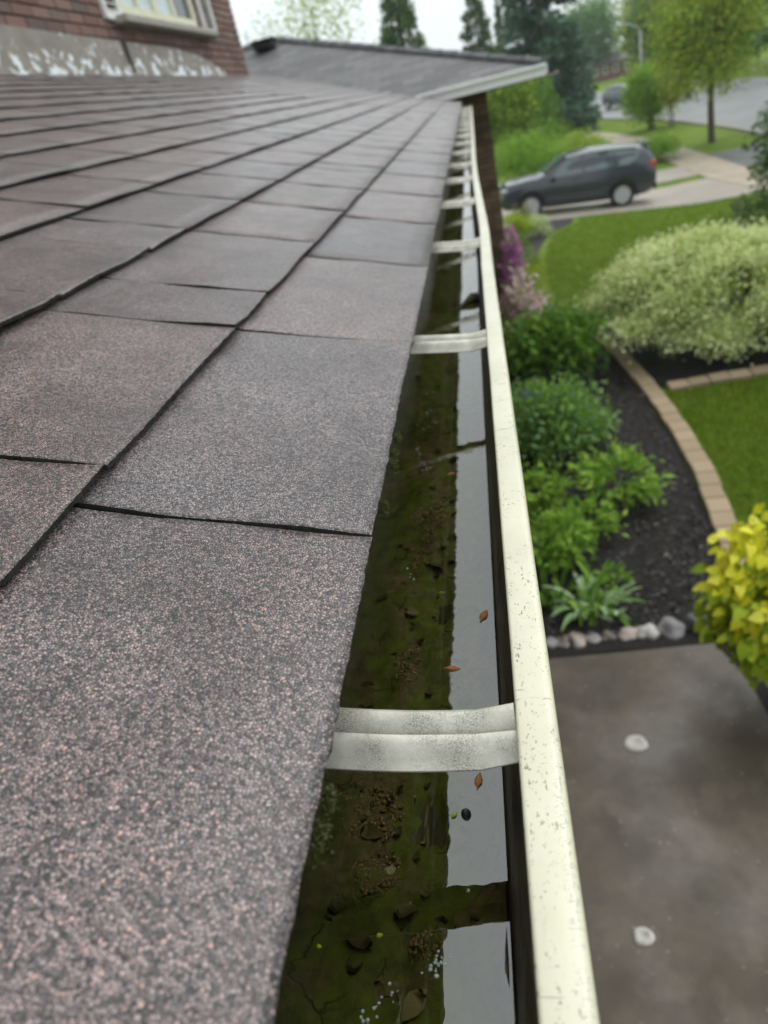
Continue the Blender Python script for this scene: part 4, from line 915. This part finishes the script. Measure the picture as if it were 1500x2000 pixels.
def conifer(name, lab, base, H, R, mat, n_br, n_need, leaf, group=None, bare=.03, dens=1.0, tip=.1):
    e = tag(empty(name, base), lab, 'tree', group); mb = MB(); mb.tube([(0, 0, -.05), (0, 0, H * .5), (0, 0, H)], [R * .07, R * .045, .01], 7)
    P, D, S, sh = [], [], [], []; bb = mb
    for i in range(n_br):
        q = ((i + rr.random()) / n_br) ** 1.25; z_ = H * (bare + (1 - bare) * q); L = R * ((1 - q) ** .85) * rr.uniform(.72, 1.12) + tip * .3; a = rr.uniform(0, 6.283); dr = rr.uniform(.18, .42) * (1 - q * .7); bsh = rr.random()
        hx, hy = math.cos(a), math.sin(a)
        if i % 3 == 0: bb.tube([(0, 0, z_), (hx * L * .9, hy * L * .9, z_ - L * dr * .8)], [.02 * R / 2, .006], 4)
        m_ = max(6, int(n_need / n_br * (.35 + 1.3 * (1 - q)) * dens))
        u = RNG.random(m_) ** .6; lat = RNG.normal(size=m_) * .16 * L * (.3 + .8 * (1 - u) + .25); droop = -L * dr * u + .10 * L * u ** 3
        P.append(np.stack([hx * L * u - hy * lat, hy * L * u + hx * lat, z_ + droop + RNG.normal(size=m_) * .045 * R - abs(lat) * .25], 1))
        D.append(np.stack([hx + RNG.normal(size=m_) * .5 - hy * np.sign(lat) * .6, hy + RNG.normal(size=m_) * .5 + hx * np.sign(lat) * .6, -.25 + RNG.normal(size=m_) * .35], 1))
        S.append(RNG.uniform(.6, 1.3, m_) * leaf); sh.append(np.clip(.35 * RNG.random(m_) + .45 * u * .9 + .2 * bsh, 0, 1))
    mb.build('trunk', MAT['bark'], e)
    link('crown', card_mesh('crown', np.concatenate(P), np.concatenate(D), np.concatenate(S), .42, rnd=np.concatenate(sh)), MAT[mat], e); return e
def gp(x, y): return (x, y, g(x, y))

conifer('blue_spruce', 'tall blue green spruce rising past the garage eave', gp(5.0, 56), 18.0, 3.7, 'needle', 170, 34000, .34)
conifer('blue_spruce', 'near spruce whose branches reach in from the right frame edge', gp(6.8, 15.0), 11, 2.5, 'needle_green', 130, 60000, .11)
conifer('dark_conifer', 'dark conifer standing behind the garage roof ridge', (-2.9, 42, -4.3), 9.1, 3.5, 'needle_green', 190, 22000, .24)
conifer('dark_conifer', 'narrow hazy conifer between the ridge and the tall spruce', (3.9, 82, -4.5), 10.6, 1.9, 'needle_green', 120, 7000, .36)
conifer('dark_conifer', 'pointed dark conifer just right of the one behind the ridge', (1.2, 66, -4.5), 10.6, 2.9, 'needle_green', 150, 13000, .30)
tree('airy_tree', 'thin yellow green tree top showing over the garage ridge', (-8.0, 48, -4.3), 10.6, 4, (2.6, 2.2, 1.9), ['leaf_olive', 'leaf_bright'], 1500, .20, 70, fill=.2, jit=.28)
tree('airy_tree', 'bare twiggy tree at the left end of the garage ridge', (-11.4, 50, -4.3), 10.3, 4, (1.8, 1.6, 1.6), ['leaf_hazy'], 260, .16, 60, fill=.2, tr=.10)
tree('street_tree', 'rounded green street tree on the boulevard grass with a slim trunk', gp(10.1, 36.6), 6.75, 2.3, (2.25, 2.2, 2.4), ['leaf_olive', 'leaf_green'], 17000, .17, 120, tr=.13, mixw=[.62, .38])
tree('multi_stem_tree', 'bright green multi stemmed shrub tree hiding the far car', gp(9.75, 47.5), 3.2, .5, (1.25, 1.2, 1.35), ['leaf_bright', 'leaf_green'], 6000, .17, 60, tr=.10, stems=5, mixw=[.7, .3], jit=.24)
tree('multi_stem_tree', 'reddish tinged sapling right of the bright multi stemmed tree', gp(10.75, 46.0), 3.9, .9, (.75, .8, 1.45), ['leaf_olive', 'leaf_rust'], 2300, .16, 40, tr=.06, stems=2, mixw=[.78, .22], jit=.25)
tree('garden_tree', 'leafy green tree right behind the garage corner', gp(1.55, 40), 4.1, .5, (1.6, 1.6, 1.9), ['leaf_green', 'leaf_olive', 'leaf_deep'], 8000, .17, 80, tr=.10)
tree('garden_tree', 'dark green bushy tree in front of the tall spruce', gp(2.9, 45), 4.0, .4, (1.6, 1.5, 2.0), ['leaf_deep', 'leaf_green'], 7000, .18, 70, tr=.10)
bush('rounded_hedge', 'rounded light green hedge behind the dark car', 'hedge', gp(2.1, 33.5), (1.45, 1.3, .95), ['leaf_bright', 'leaf_green'], 8000, .12, .45, 70, mixw=[.55, .45])
bush('low_shrub', 'low yellow green shrub right of the rounded hedge', 'shrub', gp(4.3, 36.5), (1.3, 1.2, .75), ['leaf_olive', 'leaf_bright'], 4500, .13, .45, 50)
bush('low_shrub', 'low green mound beside the car tail light on the boulevard', 'shrub', gp(7.2, 34.6), (1.05, 1.0, .48), ['leaf_green', 'leaf_bright'], 4500, .13, .4, 50)
bush('low_shrub', 'dark low bush at the foot of the tall spruce', 'shrub', gp(3.4, 39.5), (1.2, 1.1, .9), ['leaf_green', 'leaf_deep'], 4500, .14, .45, 50)
far = [('broad green tree behind the street lamp', (17.2, 80), 8.6, (2.9, 2.9, 3.9), ['leaf_olive', 'leaf_hazy']), ('hazy blue green tree over the far bungalow', (18.5, 128), 10.5, (4.4, 4, 4.6), ['leaf_hazy']),
       ('hazy round tree left of the street lamp', (26.0, 118), 15.5, (5.0, 5, 6.5), ['leaf_hazy', 'leaf_green']), ('tall dark tree above the street tree crown', (24.5, 84), 14.0, (4.4, 4.4, 5.5), ['leaf_hazy', 'leaf_deep']),
       ('dark green tree filling the top right corner', (25.0, 66), 15.5, (5.0, 5, 6.2), ['leaf_deep', 'leaf_hazy']), ('pale tree far down the street', (15.0, 140), 9.0, (4.0, 4, 4.0), ['leaf_hazy']), ('dark tree behind the right spruce', (30.5, 74), 16, (5.5, 5, 6.5), ['leaf_deep'])]
for lab, (x, y), H, rad, mats in far:
    tree('far_tree', lab, (x, y, g(x, y)), H, 2.0, rad, mats, 9000, .42, 90, tr=.22, group='trees across the street')

# ------------------------------------------------------------------ cars
def paint(name, col, rough=.22): return plain(name, col, rough, .03, 3, coat=.5, coat_rough=.05)
t = NT('car_glass'); p = t.bsdf((.09, .125, .125), .02, None, 1.0); MAT['car_glass'] = t.done(p)
MAT['tyre'] = plain('rubber', (.02, .02, .021), .75, .2, 30); MAT['alloy'] = plain('alloy_wheel', (.62, .63, .64), .35, .05, 10, metal=.25)
t = NT('red_lamp'); p = t.bsdf((.55, .015, .02), .12, None, .6); MAT['tail'] = t.done(p); 
t = NT('clear_lamp'); p = t.bsdf((.55, .58, .60), .08, None, .7); MAT['lamp'] = t.done(p)
def car(lab, body_mat, loc, yaw, pitch=0, group=None, detail=True):
    """SUV 4.6 m long: x forward, y left; body is a loft with wheel wells cut in"""
    e = tag(empty('parked_car', loc), lab, 'car', group)
    # stations: x, z_low, z_belt, half width at belt, z_top, half width at top
    ST_ = [(2.30, .42, .66, .62, .72, .55), (2.22, .30, .78, .80, .90, .70), (2.0, .27, .86, .90, 1.02, .78), (1.6, .26, .93, .925, 1.07, .82), (1.15, .26, .99, .93, 1.12, .80), (.92, .26, 1.01, .93, 1.18, .76), (.45, .26, 1.02, .93, 1.49, .64), (.10, .26, 1.03, .93, 1.62, .63),
           (-.5, .26, 1.05, .93, 1.67, .63), (-1.1, .26, 1.08, .93, 1.655, .62), (-1.65, .27, 1.11, .925, 1.63, .61), (-1.98, .29, 1.13, .915, 1.585, .60), (-2.14, .33, 1.13, .90, 1.40, .66), (-2.26, .42, 1.08, .86, 1.14, .76), (-2.31, .52, .90, .74, .94, .70)]
    rings = []
    for x, zl, zb, w, zt, wt in ST_:
        half = [(0, zl), (w * .80, zl), (w * .96, zl + .10), (w, zl + (zb - zl) * .45), (w * .985, zl + (zb - zl) * .75), (w * .955, zb), (w * .955 + (wt - w * .955) * .5, zb + (zt - zb) * .55), (wt, zt - .05 * min(1, (zt - zb) * 3)), (wt * .86, zt - .012), (wt * .4, zt + .008), (0, zt + .012)]
        rings.append([(x, y, z) for y, z in half] + [(x, -y, z) for y, z in half[-2:0:-1]])
    mb = MB(); mb.sweep(rings, True, 0, True); ob = mb.build('body', body_mat, None, True)
    cut = MB()
    for wx in (1.38, -1.31):
        for sy in (-1, 1): cut.lathe([(.395, sy * .62), (.395, sy * 1.1)], (wx, 0, .355), 'y', 28)
    co = cut.build('cut', body_mat)
    bo = ob.modifiers.new('b', 'BOOLEAN'); bo.object = co; bo.operation = 'DIFFERENCE'; bo.solver = 'EXACT'
    dg = bpy.context.evaluated_depsgraph_get(); me = bpy.data.meshes.new_from_object(ob.evaluated_get(dg)); ob.modifiers.clear(); ob.data = me; bpy.data.objects.remove(co)
    if hasattr(me, 'set_sharp_from_angle'): me.set_sharp_from_angle(angle=math.radians(38))
    ob.parent = e
    def interp(x, k):
        xs2 = [s[0] for s in ST_][::-1]; return float(np.interp(x, xs2, [s[k] for s in ST_][::-1]))
    def side_pt(x, q, sy, out=.006):
        zb, w, zt, wt = interp(x, 2), interp(x, 3) * .955, interp(x, 4), interp(x, 5); y0, y1 = w, wt
        ym = w + (wt - w) * .5; zm = zb + (zt - zb) * .55; zt2 = zt - .05 * min(1, (zt - zb) * 3)
        if q < .55: k = q / .55; y, z = y0 + (ym - y0) * k, zb + (zm - zb) * k
        else: k = (q - .55) / .45; y, z = ym + (y1 - ym) * k, zm + (zt2 - zm) * k
        return Vector((x, sy * (y + out), z + out * .4))
    for sy in (-1, 1):
        for nm, poly in (('side_window', [(.86, .10), (.66, .42), (.40, .80), (.12, .90), (-.12, .92), (-.16, .10)]), ('side_window', [(-.22, .10), (-.20, .92), (-.6, .93), (-1.02, .92), (-1.08, .10)]), ('side_window', [(-1.14, .10), (-1.08, .91), (-1.5, .86), (-1.82, .70), (-1.72, .32), (-1.5, .10)])):
            c0 = sum((side_pt(x, q, sy, .012) for x, q in poly), Vector()) / len(poly); m2 = MB(); vs = [side_pt(x, q, sy, .010) for x, q in poly]; n2 = len(vs)
            m2.add(vs + [c0] + [v - Vector((0, sy * .02, 0)) for v in vs], [(k, (k + 1) % n2, n2) for k in range(n2)] + [(k, n2 + 1 + k, n2 + 1 + (k + 1) % n2, (k + 1) % n2) for k in range(n2)]); m2.build(nm, MAT['car_glass'], e)
        m2 = MB(); m2.sweep([[side_pt(x, .96, sy, .03) + Vector((0, 0, dz)) for dz in (.0, .03)] + [side_pt(x, .96, sy, .0) + Vector((0, 0, .03))] for x in (.2, -.4, -1.0, -1.5, -1.7)], False); m2.build('roof_rail', MAT['alloy'], e)
        m2 = MB(); m2.box((.72, sy * 1.0, 1.06), (.14, .18, .13), bev=.03); m2.build('mirror', body_mat, e)
        for hx in (.02, -.98): m2 = MB(); m2.box((hx, sy * .925, .965), (.20, .03, .03), bev=.008); m2.build('door_handle', body_mat, e)
        m2 = MB(); m2.box((.03, sy * .915, .335), (1.95, .05, .15), bev=.02); m2.build('sill_cladding', MAT['black_plastic'], e)
        for wx in (1.38, -1.31):
            m2 = MB(); rg = []
            for k in range(21):
                a = math.radians(-12 + 204 * k / 20); rg.append([(wx + r * math.cos(a), sy * yy_, .355 + r * math.sin(a)) for r, yy_ in ((.39, .90), (.39, .955), (.45, .95), (.455, .90))])
            m2.sweep(rg, True, 0, True); m2.build('arch_cladding', MAT['black_plastic'], e)
            w = empty('wheel', (wx, sy * .83, .355), e)
            m2 = MB(); m2.lathe([(.235, -.11), (.33, -.115), (.355, -.08), (.357, .08), (.33, .115), (.235, .11), (.225, .0), (.235, -.11)], (0, 0, 0), 'y', 30, caps=False); m2.build('tyre', MAT['tyre'], w, True)
            m2 = MB(); m2.lathe([(.238, .06), (.238, .105), (.21, .10), (.20, .06), (.001, .05)] if sy > 0 else [(.238, -.06), (.238, -.105), (.21, -.10), (.20, -.06), (.001, -.05)], (0, 0, 0), 'y', 30)
            for k in range(5):
                a = 2 * math.pi * k / 5; R5 = Matrix.Rotation(-a, 3, 'Y')
                for da in (-.16, .16): m2.box(Matrix.Rotation(-(a + da), 3, 'Y') @ Vector((.125, sy * .09, 0)), (.19, .03, .035), Matrix.Rotation(-(a + da), 3, 'Y'))
            m2.lathe([(.001, sy * .115), (.05, sy * .11), (.055, sy * .07)], (0, 0, 0), 'y', 14); m2.build('rim', MAT['alloy'], w)
        m2 = MB(); m2.box((2.13, sy * .66, .84), (.22, .30, .10), Matrix.Rotation(sy * -.35, 3, 'Z'), bev=.03); m2.build('headlight', MAT['lamp'], e)
        m2 = MB(); m2.box((-2.13, sy * .74, 1.10), (.22, .26, .13), Matrix.Rotation(sy * .45, 3, 'Z'), bev=.03); m2.build('tail_light', MAT['tail'], e)
    def quad(nm, pts_, mat):
        m2 = MB(); n_v = (Vector(pts_[1]) - Vector(pts_[0])).cross(Vector(pts_[2]) - Vector(pts_[0])).normalized() * .02; m2.add(list(map(Vector, pts_)) + [Vector(p) - n_v for p in pts_], [(0, 1, 2, 3), (4, 7, 6, 5), (0, 4, 5, 1), (1, 5, 6, 2), (2, 6, 7, 3), (3, 7, 4, 0)]); m2.build(nm, mat, e)
    quad('windscreen', [(.95, .70, 1.19), (.95, -.70, 1.19), (.30, -.57, 1.585), (.30, .57, 1.585)], MAT['car_glass'])
    quad('rear_window', [(-2.02, .52, 1.57), (-2.02, -.52, 1.57), (-2.25, -.62, 1.20), (-2.25, .62, 1.20)], MAT['car_glass'])
    m2 = MB(); m2.box((-2.02, 0, 1.605), (.30, 1.14, .035), bev=.012); m2.build('spoiler', body_mat, e)
    m2 = MB(); m2.box((2.26, 0, .50), (.12, 1.35, .22), bev=.03); m2.build('grille', MAT['black_plastic'], e)
    m2 = MB(); m2.box((-2.29, 0, .47), (.10, 1.45, .20), bev=.03); m2.build('bumper', MAT['black_plastic'], e)
    e.rotation_euler = (0, pitch, yaw); return e
car('dark grey parked crossover on the pale driveway with red tail light', paint('dark_grey_paint', (.040, .045, .056)), (2.72, 24.75, g(2.72, 24.75) + .03), math.pi, -.085)
car('dark blue car far off on the street behind the shrub tree', paint('dark_blue_paint', (.03, .045, .07)), (12.35 - .1, 68, g(11, 68) + .015), math.radians(-68))
car('dark car half hidden behind the bright multi stemmed tree', paint('black_paint', (.02, .021, .024)), (14.2, 63, g(14, 63) + .015), math.radians(-70))

# ------------------------------------------------------------------ street lamp and far bungalow
lamp = tag(empty('street_lamp', gp(13.3, 67)), 'grey street lamp with a curved arm among the trees', 'street lamp')
MAT['galv'] = plain('galvanised_grey', (.42, .44, .44), .45, .08, 6, metal=.3)
H_ = 4.95
mb = MB(); mb.tube([(0, 0, 0), (0, 0, 2.5), (0, 0, H_)], [.11, .09, .075], 10); mb.build('pole', MAT['galv'], lamp, True)
mb = MB(); mb.tube([(0, 0, H_ - .05), (-.25, 0, H_ + .28), (-.75, 0, H_ + .55), (-1.25, 0, H_ + .66)], [.055, .05, .045, .04], 8); mb.build('arm', MAT['galv'], lamp, True)
mb = MB(); mb.lathe([(.001, -.38), (.10, -.33), (.15, -.1), (.15, .12), (.09, .30), (.001, .34)], (-1.45, 0, H_ + .68), 'x', 12); mb.v = [(v[0], v[1], H_ + .68 + (v[2] - H_ - .68) * .5) for v in mb.v]; mb.build('lamp_head', MAT['galv'], lamp, True)
bg_ = tag(empty('bungalow', (19.4, 127, g(17, 112))), 'far red brick bungalow with white windows across the street', 'house')
mb = MB(); mb.box((0, 0, 1.35), (11, 6, 2.7)); bw = mb.build('wall', MAT['wall_red'], bg_)
for x in (-4.4, -2.9, -1.4, .4, 2.2, 4.2):
    mb = MB(); mb.box((x, -3.02, 1.65), (.95, .08, 1.2)); wn = mb.build('window', MAT['white_paint'], bg_); mb = MB(); mb.box((x, -3.07, 1.65), (.72, .03, .95)); mb.build('pane', MAT['car_glass'], wn)
mb = MB(); mb.sweep([[(x, -3.6, 2.7), (x, 0, 4.2), (x, 3.6, 2.7)] for x in (-6, 6)], True, 0, True); mb.build('roof', MAT['garage_shingle'], bg_)
bg_.scale = (.8, .8, .8)

# ------------------------------------------------------------------ misty rain air: one closed box round everything
hz = MB(); hz.box((25, 180, 6.5), (560, 500, 26))
t = NT('rain_haze'); pv = t.n('VolumePrincipled', Density=.0006, Anisotropy=.1); pv.inputs['Color'].default_value = (.93, .96, 1, 1); t.l(pv.outputs[0], t.out.inputs['Volume'])
tag(hz.build('haze', t.m), 'thin rain mist in the air', 'haze', kind='stuff')

# ------------------------------------------------------------------ lift the whole layout so the garden by the house is at z = 0
for o in list(COL.objects):
    if o.parent is None: o.location.z += EYE
